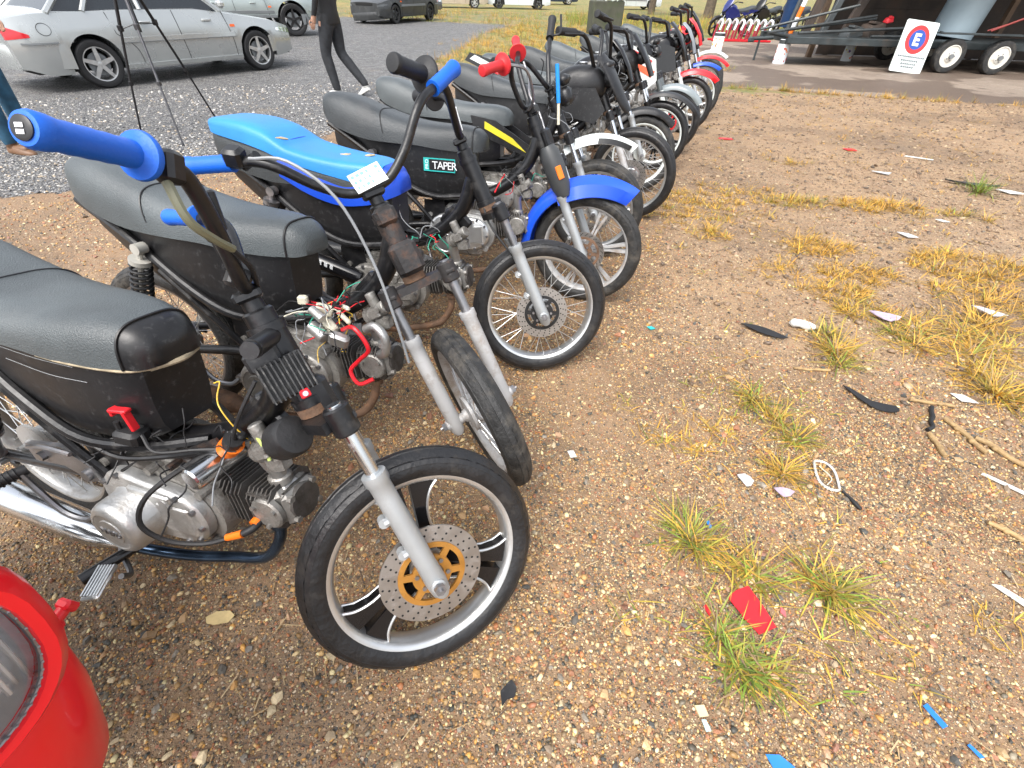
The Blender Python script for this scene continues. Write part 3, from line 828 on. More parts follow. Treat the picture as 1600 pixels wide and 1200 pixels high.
def rounded_plate(b, x, cy, cz, hy, hz, th, ch=.018, rot=None):
    pts = [(hy - ch, hz), (-hy + ch, hz), (-hy, hz - ch), (-hy, -hz + ch), (-hy + ch, -hz), (hy - ch, -hz), (hy, -hz + ch), (hy, hz - ch)]
    lo = [V(x - th / 2, cy + p, cz + q) for p, q in pts]; hi = [V(x + th / 2, cy + p, cz + q) for p, q in pts]
    b.rings([lo, hi])

def two_circle(c1, r1, c2, r2, n=14):
    c1, c2 = V(c1), V(c2); d = c2 - c1; L = np.linalg.norm(d); a0 = math.atan2(d[1], d[0]); off = math.acos((r1 - r2) / L)
    pts = [c2 + r2 * V(math.cos(a0 + t), math.sin(a0 + t)) for t in np.linspace(-off, off, n)]
    pts += [c1 + r1 * V(math.cos(a0 + t), math.sin(a0 + t)) for t in np.linspace(off, 2 * PI - off, n)]
    return pts

def grow(pts, s_):
    c = np.mean(pts, 0); return [c + (q - c) * s_ for q in pts]

TILT = rotm((0, 1, 0), -R(9))
def tilt_head(b, i0):
    o = V(.70, 0, .345)
    for i in range(i0, len(b.v)): b.v[i] = tuple(TILT @ (np.array(b.v[i]) - o) + o)

def add_engine(k, case_m=None, cover_m=None, fin_m=None, text=None, plugcap=None, cyl=True, high=0):
    case_m, cover_m, fin_m = case_m or m_engine, cover_m or m_alu, fin_m or m_fins
    b = B()
    prof = two_circle((.50, .325), .105, (.675, .325), .088)
    up = prof
    lv = [(-.088, 1.0), (-.06, 1.03), (-.01, .97), (.0, .97), (.06, 1.03), (.09, 1.0), (.105, .9)]
    b.rings([[V(q[0], y, q[1]) for q in grow(up, s_)] for y, s_ in lv])
    b.box((.60, 0, .415), (.20, .13, .07), None, .012)
    b.box((.58, 0, .225), (.22, .15, .05), None, .015)
    for x, z in ((.43, .40), (.43, .25), (.56, .215), (.72, .25), (.72, .40), (.58, .425)):
        b.cyl(V(x, -.10, z), V(x, -.065, z), .011, seg=10)
    e = k.put(b, "engine", case_m, None, False, 35)
    # right hand clutch cover
    b = B()
    sh = two_circle((.520, .320), .092, (.66, .327), .076)
    b.rings([[V(q[0], y, q[1]) for q in grow(sh, s_)] for y, s_ in ((-.090, 1.02), (-.112, 1.02), (-.118, .99), (-.122, .93))])
    b.lathe([(.082, 0), (.074, .012), (.072, .055), (.068, .066), (.060, .073), (.052, .075), (.050, .0735), (.036, .073), (.034, .075), (.002, .075)], V(.535, -.116, .300), (0, -1, 0), 48)
    b.box((.66, -.121, .325), (.10, .010, .085), euler(0, R(-6), 0), .02); b.cyl((.645, -.12, .375), (.645, -.132, .375), .013, seg=14)
    b.box((.60, -.124, .385), (.13, .012, .020), euler(0, R(-4), 0), .004)
    b.m = 1
    for q in grow(sh, .955)[::3]:
        b.cyl(V(q[0], -.117, q[1]), V(q[0], -.127, q[1]), .0065, seg=8)
    cv = k.put(b, "clutch_cover", [cover_m, m_steel], e, False, 32)
    if text:
        cu = bpy.data.curves.new("embossed_text", 'FONT'); cu.body = text; cu.size = .024; cu.extrude = .0012; cu.align_x = 'CENTER'
        to = bpy.data.objects.new("embossed_lettering", cu); C.objects.link(to)
        to.parent = e; cu.materials.append(m_steel)
        to.matrix_local = Matrix(((1, 0, 0, .535 - 1.23), (0, 0, -1, -.1922), (0, 1, 0, .292), (0, 0, 0, 1)))
        meshify(to)
    if not cyl: return e
    # horizontal cylinder and head
    b = B(); i0 = 0
    b.cyl((.69, 0, .345), (.93, 0, .345), .043, seg=18)
    for i in range(8): rounded_plate(b, .715 + i * .0125, 0, .345, .062, .060, .0035)
    tilt_head(b, 0)
    k.put(b, "cylinder", fin_m, e, False, 30)
    b = B()
    b.box((.865, 0, .345), (.075, .105, .095), None, .012)
    b.m = 1
    for i in range(6): rounded_plate(b, .828 + i * .0125, 0, .345, .066, .058, .0035, .02)
    b.box((.855, -.045, .39), (.06, .03, .006)); b.box((.852, -.058, .36), (.05, .006, .03), None, .002)
    b.m = 0
    b.lathe([(.043, 0), (.043, .012), (.038, .016), (.0, .017)], V(.872, -.052, .345), (0, -1, 0), 24)
    for t in (0, 2.1, 4.2): b.cyl(V(.872 + .033 * math.cos(t + .5), -.064, .345 + .033 * math.sin(t + .5)), V(.872 + .033 * math.cos(t + .5), -.075, .345 + .033 * math.sin(t + .5)), .006, seg=6)
    for sg in (1, -1):
        b.lathe([(.027, 0), (.027, .016), (.022, .022), (.0, .023)], V(.875, 0, .345 + sg * .048), (0, 0, sg), 18)
    b.box((.912, 0, .345), (.022, .10, .09), None, .01)
    for yy in (-.036, .036):
        for zz in (-.03, .03): b.cyl(V(.92, yy, .345 + zz), V(.932, yy, .345 + zz), .0085, seg=6)
    tilt_head(b, 0)
    k.put(b, "cylinder_head", [m_engine, fin_m], e, False, 30)
    if plugcap:
        b = B(); b.tube([V(.845, -.058, .34), V(.842, -.085, .335), V(.825, -.10, .325)], .009, 10, 3)
        k.put(b, "spark_plug_cap", m_rub, e)
        b = B(); b.tube([V(.824, -.10, .3245), V(.786, -.112, .308)], [.0098, .0085], 10); b.cyl(V(.838, -.066, .340), V(.838, -.079, .337), .0125, seg=12)
        k.put(b, "spark_plug_boot", plugcap, e)
    return e

def add_carb(k, filt=True, body_m=None, clean=None):
    b = B()
    m = body_m or m_alu
    b.tube([V(.862, 0, .405), V(.866, -.005, .45), V(.862, -.018, .49), V(.868, -.03, .535)], [.021, .018, .018, .02], 14, 5)
    b.box((.866, 0, .412), (.055, .045, .012), euler(0, R(-8), 0), .004)
    c = k.put(b, "intake_manifold", m)
    b = B()
    d = unit(V(.78, -.15, .62))
    o = V(.868, -.03, .535)
    b.cyl(o, o + d * .075, .021, seg=16, bev=.003)
    b.cyl(o - d * .012, o + d * .003, .027, seg=12)
    b.box(o + d * .04 + V(.012, 0, -.035), (.045, .04, .045), euler(0, R(-10), 0), .008)
    b.cyl(o + d * .04 + V(-.01, 0, .01), o + d * .04 + V(-.03, 0, .05), .016, seg=12, bev=.003)
    b.box(o + d * .035 + V(0, -.024, 0), (.035, .014, .03), euler(0, R(-30), 0), .004)
    b.cyl(o + d * .05 + V(0, -.03, .005), o + d * .05 + V(0, -.02, .005), .008, seg=8)
    cb = k.put(b, "carburettor", m_engine, None, False, 32)
    if filt:
        b = B(); o2 = o + d * .075
        b.lathe([(.022, -.006), (.024, .008), (.036, .016), (.041, .024), (.041, .072), (.036, .082), (.02, .086), (.0, .087)], o2, d, 22)
        k.put(b, "air_filter", clean or m_rub, cb)
    return cb

def add_swing(k, wheel_style='spoke', tyre_m=None, rim_m=None, shock_m=None, spring=True, disc=None):
    c = V(.03, 0, .28)
    b = B()
    for sg in (-1, 1):
        b.tube([V(.44, sg * .085, .35), V(.30, sg * .095, .335), V(.0, sg * .098, .285)], [.017, .016, .014], 10, 3)
        b.box((.02, sg * .098, .282), (.07, .012, .04), None, .006)
    b.cyl(V(.43, -.10, .35), V(.43, .10, .35), .018)
    k.put(b, "swingarm", m_black)
    w = add_wheel(k, "rear_wheel", c, False, wheel_style, rim_m or m_alu, tyre_m or m_tyred, .28, disc, hubr=.065)
    for sg in (-1, 1):
        lo, hi = V(.03, sg * .118, .31), V(.165, sg * .125, .665); d = unit(hi - lo); L = np.linalg.norm(hi - lo)
        b = B()
        b.cyl(lo - V(0, .016, 0), lo + V(0, .016, 0), .017, seg=12); b.cyl(hi - V(0, .016, 0), hi + V(0, .016, 0), .017, seg=12)
        b.tube([lo, lo + d * .14], .017, 12); b.tube([lo + d * .12, hi], .008, 8)
        b.cyl(lo + d * .085, lo + d * .095, .030, seg=16); b.cyl(hi - d * .05, hi - d * .035, .030, seg=16)
        s_ = k.put(b, "shock_absorber", shock_m or m_steel)
        b = B(); A, Bv, _ = frame_of(d); n = 12; pts = []
        for i in range(n * 12 + 1):
            a = 2 * PI * i / 12; pts.append(lo + d * (.10 + (L - .155) * i / (n * 12)) + .0265 * (math.cos(a) * A + math.sin(a) * Bv))
        b.tube(pts, .0052, 6)
        k.put(b, "spring", m_blackp, s_)
    return w

def add_exhaust(k, muff_m=None, pipe_m=None, muffler=True, tip=None):
    b = B()
    b.tube([V(.850, -.02, .30), V(.845, -.03, .235), V(.80, -.045, .165), V(.70, -.055, .130), V(.58, -.085, .115), V(.46, -.12, .130), V(.40, -.13, .145)], .0145, 14, 6)
    b.cyl(V(.85, -.02, .285), V(.85, -.02, .30), .024)
    k.put(b, "exhaust_pipe", pipe_m or m_rust)
    if muffler:
        b = B(); o = V(.42, -.13, .142); d = unit(V(-.70, -.02, .055))
        b.lathe([(.016, 0), (.024, .03), (.036, .08), (.041, .16), (.043, .42), (.043, .60), (.036, .63), (.02, .635), (.018, .66), (.012, .66)], o, d, 24)
        k.put(b, "muffler", muff_m or m_chrome)

def add_controls(k, bright=True):
    b = B()
    b.tube([V(.50, -.02, .185), V(.50, -.12, .180), V(.49, -.17, .178)], .011, 10, 3)
    b.tube([V(.49, -.16, .178), V(.462, -.255, .172)], [.014, .015], 12)
    k.put(b, "footpeg", m_blackg)
    b = B()
    b.tube([V(.42, -.115, .23), V(.46, -.16, .165), V(.52, -.19, .145), V(.535, -.215, .172)], .007, 8, 4)
    o = V(.510, -.245, .176)
    b.m = 1
    b.box(o, (.042, .085, .012), euler(R(8), R(-8), R(25)), .004)
    for i in range(6): b.box(o + euler(0, 0, R(25)) @ V(-.016 + i * .0064, 0, .008), (.003, .076, .005), euler(R(8), R(-8), R(25)))
    k.put(b, "brake_pedal", [m_steel, m_aluclean])
    b = B()
    b.cyl(V(.435, -.10, .285), V(.435, -.16, .285), .014, seg=12)
    b.tube([V(.435, -.155, .285), V(.40, -.165, .26), V(.345, -.175, .275), V(.30, -.18, .34), V(.285, -.185, .385)], .008, 8, 4)
    b.m = 1
    b.tube([V(.285, -.17, .388), V(.275, -.20, .386), V(.255, -.265, .375)], [.012, .014, .0135], 12)
    for i in range(8): b.cyl(V(.282 - i * .0034, -.188 - i * .009, .3875 - i * .0014), V(.281 - i * .0034, -.1905 - i * .009, .387 - i * .0014), .0160, seg=12)
    k.put(b, "kick_lever", [m_steel, m_rub])

def add_fender(k, m, a0=-8, a1=150, r=.315, hw=.055, steer=True, drop=.05, tipw=.55, name="front_fender", lift=0.0, stripes=None, fork_bracket=True):
    """front mudguard hugging the tyre; angles in the wheel plane measured from straight ahead, over the top to the rear"""
    n = 22; outs = []; c = AX + SA * lift
    for i in range(n + 1):
        a = R(a0 + (a1 - a0) * i / n); w = hw * (1 if i > 6 else tipw + (1 - tipw) * i / 6)
        ring = []
        for j in range(11):
            t = PI * (j / 10); yy = w * math.cos(t); rr = r + .0 + drop * (math.sin(t) ** .7 - .65)
            ring.append((yy, rr))
        ex = V(math.cos(a), 0, math.sin(a))
        outs.append([c + ex * rr + V(0, yy, 0) for yy, rr in ring] + [c + ex * (rr - .004) + V(0, yy * .95, 0) for yy, rr in reversed(ring)])
    b = B().rings(outs)
    return k.put(b, name, m, None, steer, 40)

def add_beak(k, m, a0=48, a1=112, r=.345, hw=.07, rise=.03, ridge=.035, name="front_fender", lift=0.0, steer=True, notch=None):
    """pointed trail style mudguard: broad at the fork, tapering forward to a blunt beak"""
    n = 18; outs = []; c = AX + SA * lift
    for i in range(n + 1):
        t = i / n; a = R(a0 + (a1 - a0) * t); w = hw * (.16 + .84 * min(1, t / .72) ** .85); rr0 = r + rise * (1 - t) ** 1.5; ex = V(math.cos(a), 0, math.sin(a))
        sec = [(1.0, -ridge * .75), (.80, -ridge * .12), (.35, ridge * .12), (0, ridge * .22), (-.35, ridge * .12), (-.80, -ridge * .12), (-1.0, -ridge * .75)]
        outs.append([c + ex * (rr0 + q) + V(0, w * p_, 0) for p_, q in sec] + [c + ex * (rr0 + q - .004) + V(0, w * .96 * p_, 0) for p_, q in reversed(sec)])
    return k.put(B().rings(outs), name, m, None, steer, 25)

def wires(k, pts_m, steer=False, name="wiring", r=.0025):
    for pts, m, rad in pts_m:
        pass
    mats = []; b = B()
    for pts, m, rad in pts_m:
        if m not in mats: mats.append(m)
        b.m = mats.index(m); b.tube([V(q) for q in pts], rad, 7, 5)
    return k.put(b, name, mats, None, steer)

def rnd_wires(k, c, spread, n, seed, mats, name="wiring_loom"):
    rg = random.Random(seed); L = []
    for i in range(n):
        p = V(c) + V([rg.uniform(-1, 1) * q for q in spread]); pts = [p]
        d = V(rg.uniform(-1, 1), rg.uniform(-1, 1), rg.uniform(-.6, 1)) * .035
        for _ in range(rg.randint(3, 5)):
            d = d * .6 + V(rg.uniform(-1, 1), rg.uniform(-1, 1), rg.uniform(-1, .8)) * .025; pts.append(pts[-1] + d)
        L.append((pts, rg.choice(mats), rg.uniform(.0012, .0024)))
    return wires(k, L, name=name)
# ---------------------------------------------------------------- bike 1: nearest, stripped, blue grips, cast wheel
k = Bike(-.209, .453, -17.3, 10.7, 47, "stripped black motorcycle with blue grips and black three spoke wheel with gold disc centre")
s_ = add_seat(k, m_seat, m_blackp, [(q[0] - .03, q[1], q[2], q[3] - .040 * min(1, max(0, (.52 - q[0]) / .3))) for q in SEAT], [(q[0] - .03, q[1], q[2], q[3]) for q in NOSE])
b = B()
for sg in (-1, 1): b.tube([V(.43, sg * .116, .702), V(.51, sg * .108, .697), V(.61, sg * .083, .692), V(.655, sg * .05, .694)], .0035, 6, 4)
b.tube([V(.65, -.055, .694), V(.672, 0, .697), V(.65, .055, .694)], .006, 8, 5)
k.put(b, "torn_seat_edge", mat("seat_foam", (.30, .25, .17), .9, 0, .3, 40, .4), s_)
ub = add_under(k)
wires(k, [([(.30, -.109, .66), (.42, -.1075, .650), (.52, -.1005, .652)], m_wgry, .0008), ([(.28, -.109, .69), (.40, -.1075, .684), (.50, -.1025, .684)], m_wgry, .0008)], name="scratch_lines")
add_frame(k); add_engine(k, None, m_alu, None, "MAPU", m_orange); add_carb(k, True); add_swing(k, 'spoke'); add_exhaust(k, m_chrome, m_heat); add_controls(k)
add_wheel(k, "front_wheel", AX, True, 'cast3', m_aluclean, m_tyre, .28, (.076, .118, .07, m_gold), -15, m_blackg)
add_fork(k, m_slider); add_stem(k)
h = add_bars(k, [V(.895, 0, .895), V(.887, -.04, .90), V(.872, -.085, .95), V(.846, -.13, 1.02), V(.828, -.160, 1.047), V(.800, -.198, 1.052), V(.734, -.31, 1.040)], [q * V(1, -1, 1) for q in STD + [STD_END]], grip=m_blue, tip=True, gripfat=.93, grip_l=.125, fl=1.85)
b = B(); b.cyl(V(.765, -.13, .492), V(.775, -.010, .497), .027, seg=24, bev=.004); b.m = 1; b.cyl(V(.775, -.010, .497), V(.777, .03, .499), .029, seg=20)
k.put(b, "starter_motor", [m_chrome, m_engine])
b = B(); b.box((.80, 0, 0), (.01, .01, .01)); b = B()
b.tube([V(.87, -.03, .56), V(.878, -.045, .585), V(.90, -.055, .575), V(.915, -.06, .545)], .004, 8, 4)
k.put(b, "fuel_hose", m_lime)
b = B(); b.tube([V(.80, -.055, .535), V(.825, -.06, .56)], .023, 16); k.put(b, "ignition_coil_cap", m_orange)
b = B(); b.cyl(V(.82, -.06, .558), V(.835, -.063, .578), .019, seg=14); b.box((.835, -.05, .58), (.03, .02, .02), euler(0, R(30), 0), .004); k.put(b, "ignition_coil", m_rub)
wires(k, [([(.79, -.05, .53), (.73, -.09, .50), (.665, -.16, .44), (.645, -.185, .37), (.68, -.17, .315), (.74, -.14, .297), (.79, -.113, .307)], m_rub, .0058)], name="ignition_lead")
wires(k, [([(.90, -.035, .72), (.875, -.06, .66), (.845, -.065, .60), (.835, -.06, .57)], m_rub, .004), ([(.62, -.10, .545), (.66, -.11, .52), (.74, -.08, .53), (.80, -.05, .53)], m_rub, .004), ([(.45, -.12, .50), (.55, -.12, .475), (.68, -.09, .50), (.78, -.06, .53)], m_blackp, .006)], name="wiring")
rnd_wires(k, (.82, -.05, .575), (.03, .03, .02), 10, 3, [m_wgrn, m_rub, m_wgry, m_wyel, m_rub])
rnd_wires(k, (.60, -.10, .50), (.16, .025, .02), 14, 41, [m_rub, m_blackp, m_rub], "harness")
b = B(); b.prism([(.20, .40), (.34, .435), (.42, .40), (.43, .36), (.40, .345), (.32, .37), (.21, .35)], V(0, -.112, 0), V(1, 0, 0), V(0, 0, 1), .016); b.cyl(V(.40, -.13, .37), V(.40, -.10, .37), .015, seg=12); b.cyl(V(.26, -.132, .385), V(.26, -.10, .385), .012, seg=6); b.tube([V(.22, -.125, .40), V(.30, -.13, .43), V(.38, -.125, .43)], .006, 8, 3)
k.put(b, "footrest_bracket", m_steel)
b = B(); b.box((.70, -.065, .47), (.05, .03, .03), euler(0, R(20), 0), .006); b.cyl(V(.66, -.10, .465), V(.66, -.07, .465), .009, seg=8); b.prism([(.62, .47), (.70, .51), (.78, .56), (.79, .545), (.71, .485), (.63, .45)], V(0, -.06, 0), V(1, 0, 0), V(0, 0, 1), .006)
k.put(b, "engine_bracket", m_brust)
b = B(); b.box((.585, -.098, .535), (.055, .05, .035), euler(0, R(5), R(10)), .008); b.cyl(V(.57, -.108, .55), V(.57, -.108, .572), .006, seg=8)
bt = k.put(b, "battery_terminal", m_rub)
b = B(); b.box((.582, -.10, .600), (.045, .018, .008), euler(0, R(-6), R(8)), .002); b.box((.603, -.10, .580), (.007, .018, .05), euler(0, R(-12), R(8)), .002); b.box((.562, -.10, .592), (.007, .018, .02), None, .002)
k.put(b, "terminal_cover", m_redplas, bt)
# finned rectifier hanging on the steering head
b = B(); o = V(.950, -.050, .738); Rm = np.stack([FW, V(0, 1, 0), SA], 1)
_n3 = unit(V(.05, -1, .16)); _x3 = unit(FW - _n3 * np.dot(FW, _n3)); R3 = np.stack([_x3, _n3, np.cross(_x3, _n3)], 1)
b.box(o, (.084, .014, .074), R3, .004)
for i in range(10): b.box(o + R3 @ V(-.038 + i * .00845, .014, 0), (.0028, .018, .072), R3)
b.m = 1; b.box(o + R3 @ V(.012, .016, .040), (.018, .016, .016), R3, .002)
b.m = 2; b.cyl(o + R3 @ V(.012, .022, .040), o + R3 @ V(.012, .027, .040), .005, seg=10)
k.put(b, "finned_rectifier", [mat("rectifier_fins", (.055, .055, .055), .45, .6, .3, 30, .2, dirt=(.25, .24, .22), damt=.15, dscale=60), m_wred, m_chrome], None, True)
b = B(); b.box(SP + SA * .47 + FW * .01, (.07, .06, .07), Rm, .01); b.box(SP + SA * .58 + FW * -.03 + V(0, -.03, 0), (.06, .05, .04), Rm, .006)
b.tube([SP + SA * .60 + V(-.03, -.11, -.005), SP + SA * .60 + V(0, -.01, .01)], .017, 14); b.cyl(SP + SA * .60 + V(-.033, -.122, -.006), SP + SA * .60 + V(-.03, -.11, -.005), .015, seg=14)
k.put(b, "ignition_lock", m_blackp, None, True)
b = B(); b.box(SP + SA * .735 + V(.01, -.02, -.01), (.035, .05, .04), euler(0, R(20), R(15)), .005)
b.tube([SP + SA * .73 + V(0, -.02, 0), SP + SA * .78 + V(.0, -.03, 0), SP + SA * .80 + V(.01, -.045, .01)], .005, 8, 3); b.box(SP + SA * .785 + V(.01, -.05, 0), (.035, .018, .012), euler(0, R(15), R(30)), .003)
k.put(b, "lever_bracket", m_blackp, None, True)
b = B(); q = V(.808, -.186, 1.048)
b.box(q + V(.012, .01, 0), (.03, .032, .042), euler(0, 0, R(60)), .006); k.put(b, "throttle_housing", m_blackp, None, True)
wires(k, [([q + V(.01, .0, -.02), q + V(.03, .0, -.065), q + V(.055, .03, -.085), q + V(.075, .065, -.095)], m_olive, .0065), ([q + V(.072, .06, -.094), q + V(.095, .12, -.12), q + V(.10, .18, -.15), q + V(.10, .215, -.17)], m_rub, .0045)], True, "throttle_cable")
b = B(); b.box(V(.862, -.09, 1.01), (.012, .02, .06), euler(R(10), R(-15), 0), .003); k.put(b, "switch_tab", m_blackp, None, True)

# ---------------------------------------------------------------- bike 2: front wheel turned to the camera
k = Bike(-.096, 1.013, -14.2, 9.7, -50, "muddy motorcycle with white paper tag on its handlebar and front wheel turned end on")
add_seat(k, m_seat); add_under(k, None); add_frame(k); add_engine(k, m_engine, m_engine, None, None); add_carb(k, False, m_alu)
add_swing(k, 'spoke', m_tyred, m_steel, mat("pale_shock", (.45, .44, .40), .45, .3, .15, 12, dirt=MUD, damt=.2)); add_exhaust(k, m_rust, m_rust); add_controls(k)
add_wheel(k, "front_wheel", AX, True, 'spoke', m_slider_d, m_tyred, .28, None, hubr=.06); add_fork(k, m_slider_d, m_steel); add_stem(k, m_brust, tube_m=m_black)
add_bars(k, grip=m_blue, flange=False, gripfat=1.12)
b = B(); b.box((.905, .0, .928), (.055, .088, .002), euler(R(4), R(38), R(6)), 0); 
b.m = 1
rg = random.Random(5)
for r_ in range(3):
    for c_ in range(6):
        o = euler(R(4), R(38), R(6)) @ V(-.017 + r_ * .016, -.034 + c_ * .0135, .0014)
        if rg.random() < .8: b.box(V(.905, 0, .928) + o, (.008, rg.uniform(.004, .010), .0006), euler(R(4), R(38), R(6)))
k.put(b, "paper_tag", [m_label, mat("pale_blue_ink", (.15, .35, .6), .6)], None, True)
b = B(); b.box(V(.80, -.262, 1.045), (.045, .045, .045), euler(0, R(15), R(55)), .008); b.cyl(V(.80, -.255, 1.02), V(.83, -.215, 1.04), .012); k.put(b, "brake_lever_perch", m_blackp, None, True)
wires(k, [([(.83, -.235, 1.04), (.88, -.16, 1.02), (.95, -.10, .93), (1.02, -.09, .78), (1.09, -.11, .62), (1.13, -.13, .50)], m_wgry, .004)], True, "front_brake_cable")
wires(k, [([(.80, -.09, .50), (.86, -.12, .53), (.90, -.12, .47), (.86, -.11, .42), (.83, -.12, .38), (.86, -.13, .345), (.90, -.11, .36)], m_wred, .0065), ([(.66, -.06, .56), (.74, -.06, .555), (.80, -.05, .545)], m_wred, .003)], name="red_lead")
rnd_wires(k, (.70, -.09, .52), (.10, .03, .04), 16, 77, [m_rub, m_rub, m_blackp, m_wgry], "black_cables")
b = B(); b.tube([V(.86, -.06, .50), V(.90, -.07, .52), V(.93, -.075, .49), V(.925, -.07, .44), V(.90, -.06, .42)], .014, 12, 4); b.cyl(V(.925, -.07, .46), V(.925, -.07, .475), .019, seg=14)
k.put(b, "intake_elbow", m_alu)
b = B(); b.box((.79, -.10, .47), (.06, .03, .05), euler(R(20), R(20), R(15)), .008); b.cyl(V(.72, -.11, .56), V(.76, -.12, .54), .014, seg=12); k.put(b, "ignition_unit", m_alu)
rnd_wires(k, (.76, -.07, .53), (.05, .03, .03), 26, 8, [m_wgrn, m_rub, m_wyel, m_wgry, m_rub, m_wred, m_cream])
b = B()
for c_, sz, ro in (((.74, -.08, .55), (.05, .03, .028), (10, 20, 30)), ((.80, -.06, .56), (.05, .012, .014), (0, -10, -35)), ((.76, -.09, .505), (.045, .028, .026), (20, 30, -20)), ((.80, -.075, .535), (.055, .014, .014), (0, 30, -15)), ((.68, -.09, .575), (.028, .022, .026), (0, 0, 20))):
    b.box(c_, sz, euler(*[R(q) for q in ro]), .004)
k.put(b, "wire_connectors", m_cream)
b = B(); b.cyl(V(.70, -.10, .50), V(.755, -.115, .475), .020, seg=16, bev=.003); k.put(b, "relay_can", m_alu)
b = B(); b.box(SP + SA * .52 + V(.03, 0, 0), (.07, .075, .09), Rm, .012); b.box(SP + SA * .63 + V(.01, 0, 0), (.06, .06, .05), Rm, .01)
k.put(b, "rusty_steering_lug", m_brust, None, True)

# ---------------------------------------------------------------- bike 3: blue seat
k = Bike(.099, 1.602, -13.3, 5.5, 22, "stripped motorcycle with a torn bright blue two tone seat and wire spoked front wheel")
SEAT3 = [(-.115, .075, .858, .880), (-.105, .098, .850, .892), (-.06, .112, .842, .897), (.06, .124, .826, .893), (.16, .128, .806, .872), (.225, .130, .786, .842), (.27, .130, .775, .824), (.38, .127, .755, .806), (.50, .118, .735, .796), (.60, .10, .715, .792), (.652, .082, .70, .784)]
SEAT3 = [(.28 + (q[0] - .28) * .9, *q[1:]) for q in SEAT3]
s3 = k.put(loft_seat(interp_st(SEAT3), 18, .30, .34), "seat", m_seatblue, None, False, 50)
b = loft_seat(interp_st([(q[0] + .002, q[1] * .985, .70 + max(0, .16 - q[0]) * .20, q[2] + .012) for q in SEAT3]), 18, .3, .3); k.put(b, "seat_base", m_seat2, s3, False, 50)
k.put(loft_seat(interp_st([(.610, .083, .69, .785), (.636, .074, .69, .776), (.656, .058, .695, .758), (.664, .03, .70, .735)]), 18, .45, .5), "seat_nose", m_seatblue_d, s3, False, 60)
k.put(B().tube([V(.235, .128 * math.cos(t), .80 + .038 * math.sin(t) ** .5) for t in np.linspace(.05, PI - .05, 15)], .003, 6), "seat_seam", m_seatblue_d, s3)
add_frame(k); add_engine(k, m_engine, m_engine); add_carb(k, False); add_swing(k, 'spoke'); add_exhaust(k, m_black, m_rust); add_controls(k)
u = add_under(k)
b = B(); st = [(.22, .133, .725, .828), (.33, .132, .672, .806), (.45, .123, .642, .794), (.565, .104, .652, .794), (.625, .084, .672, .782), (.667, .050, .688, .755), (.677, .02, .70, .735)]
rings = []
for x, w, z0, z1 in interp_st(st, 4):
    rings.append([V(x, w * (1 if math.cos(a) > 0 else -1) * abs(math.cos(a)) ** .5, z0 + (z1 - .006 - z0) * math.sin(a) ** .62) for a in np.linspace(0.0, PI, 17)])
b.rings(rings); k.put(b, "seat_side_panel", m_seatblue_d, None, False, 60)
b = B()
for p in ([(.215, -.10, .849), (.225, -.08, .846), (.235, -.06, .842)], [(.50, .02, .797), (.515, .03, .797), (.525, .05, .7965)], [(.56, -.118, .735), (.58, -.117, .73), (.60, -.114, .735)], [(.42, -.02, .801), (.44, -.01, .799), (.445, .01, .799)]):
    b = B(); b.tube([V(q) for q in p], [.002, .006, .003], 6, 3); k.put(b, "torn_patch", mat("torn_seat_foam", (.50, .38, .22), .9, 0, .2, 40, .3), s3)
add_wheel(k, "front_wheel", AX, True, 'spoke', m_aluclean, m_tyre, .28, (.070, .105, .05, m_blackp), hubr=.05)
add_fork(k, m_slider, m_steel); add_stem(k)
add_bars(k, grip=m_rub, gripfat=1.25)
b = B(); b.box(V(.86, .02, .60), (.05, .04, .10), euler(0, R(-28), 0), .008); k.put(b, "coil_box", m_blackp)
b = B(); b.lathe([(.028, 0), (.032, .02), (.032, .22), (.026, .25)], V(.50, -.135, .36), unit(V(-.8, -.1, .28)), 18); sl_ = k.put(b, "silencer_can", m_blackg)
b = B()
for i in range(5): b.box(V(.40 - i * .022, -.1795 - i * .0028, .412 + i * .0078), (.014, .002, .018), euler(0, R(19), R(-7)), 0)
k.put(b, "silencer_marking", m_label, sl_)
rnd_wires(k, (.78, -.06, .53), (.06, .03, .03), 14, 21, [m_rub, m_wgrn, m_wgry, m_rub, m_wred])
wires(k, [([(.90, .05, .86), (.96, .04, .75), (1.0, -.06, .62), (1.1, -.09, .5)], m_rub, .004)], True, "brake_cable")
b = B(); b.box(V(.888, .10, .955), (.004, .02, .075), euler(R(20), R(-20), 0)); k.put(b, "white_cable_tag", m_label, None, True)

# ---------------------------------------------------------------- bike 4: black seat, taper sticker, blue fender, red grips
k = Bike(.354, 2.189, -9, 9.1, -10, "black motorcycle with red grips, blue front fender and teal TAPER sticker under its seat")
add_seat(k, m_seat2, None, [(q[0], q[1] * 1.12, q[2], q[3] + .008) for q in SEAT], [(q[0], q[1] * 1.12, q[2], q[3] + .008) for q in NOSE]); add_frame(k); add_engine(k, m_alu, m_aluclean); add_carb(k, False); add_swing(k, 'spoke'); add_exhaust(k, m_black, m_rust); add_controls(k)
u = add_under(k)
cu = bpy.data.curves.new("sticker_text", 'FONT'); cu.body = "TAPER"; cu.size = .047; cu.extrude = .0004; cu.space_character = .86
to = bpy.data.objects.new("sticker_lettering", cu); C.objects.link(to); cu.materials.append(m_label); to.parent = k.root
tm = Matrix.Translation((.455 - 1.23, -.1132, .615)) @ Matrix(((1, 0, 0, 0), (0, 0, -1, 0), (0, 1, 0, 0), (0, 0, 0, 1))) 
to.matrix_local = tm
to = meshify(to)
cu2 = bpy.data.curves.new("sticker_small_text", 'FONT'); cu2.body = "PRO"; cu2.size = .022; cu2.extrude = .0004
to2 = bpy.data.objects.new("sticker_small_lettering", cu2); C.objects.link(to2); cu2.materials.append(m_label); to2.parent = k.root
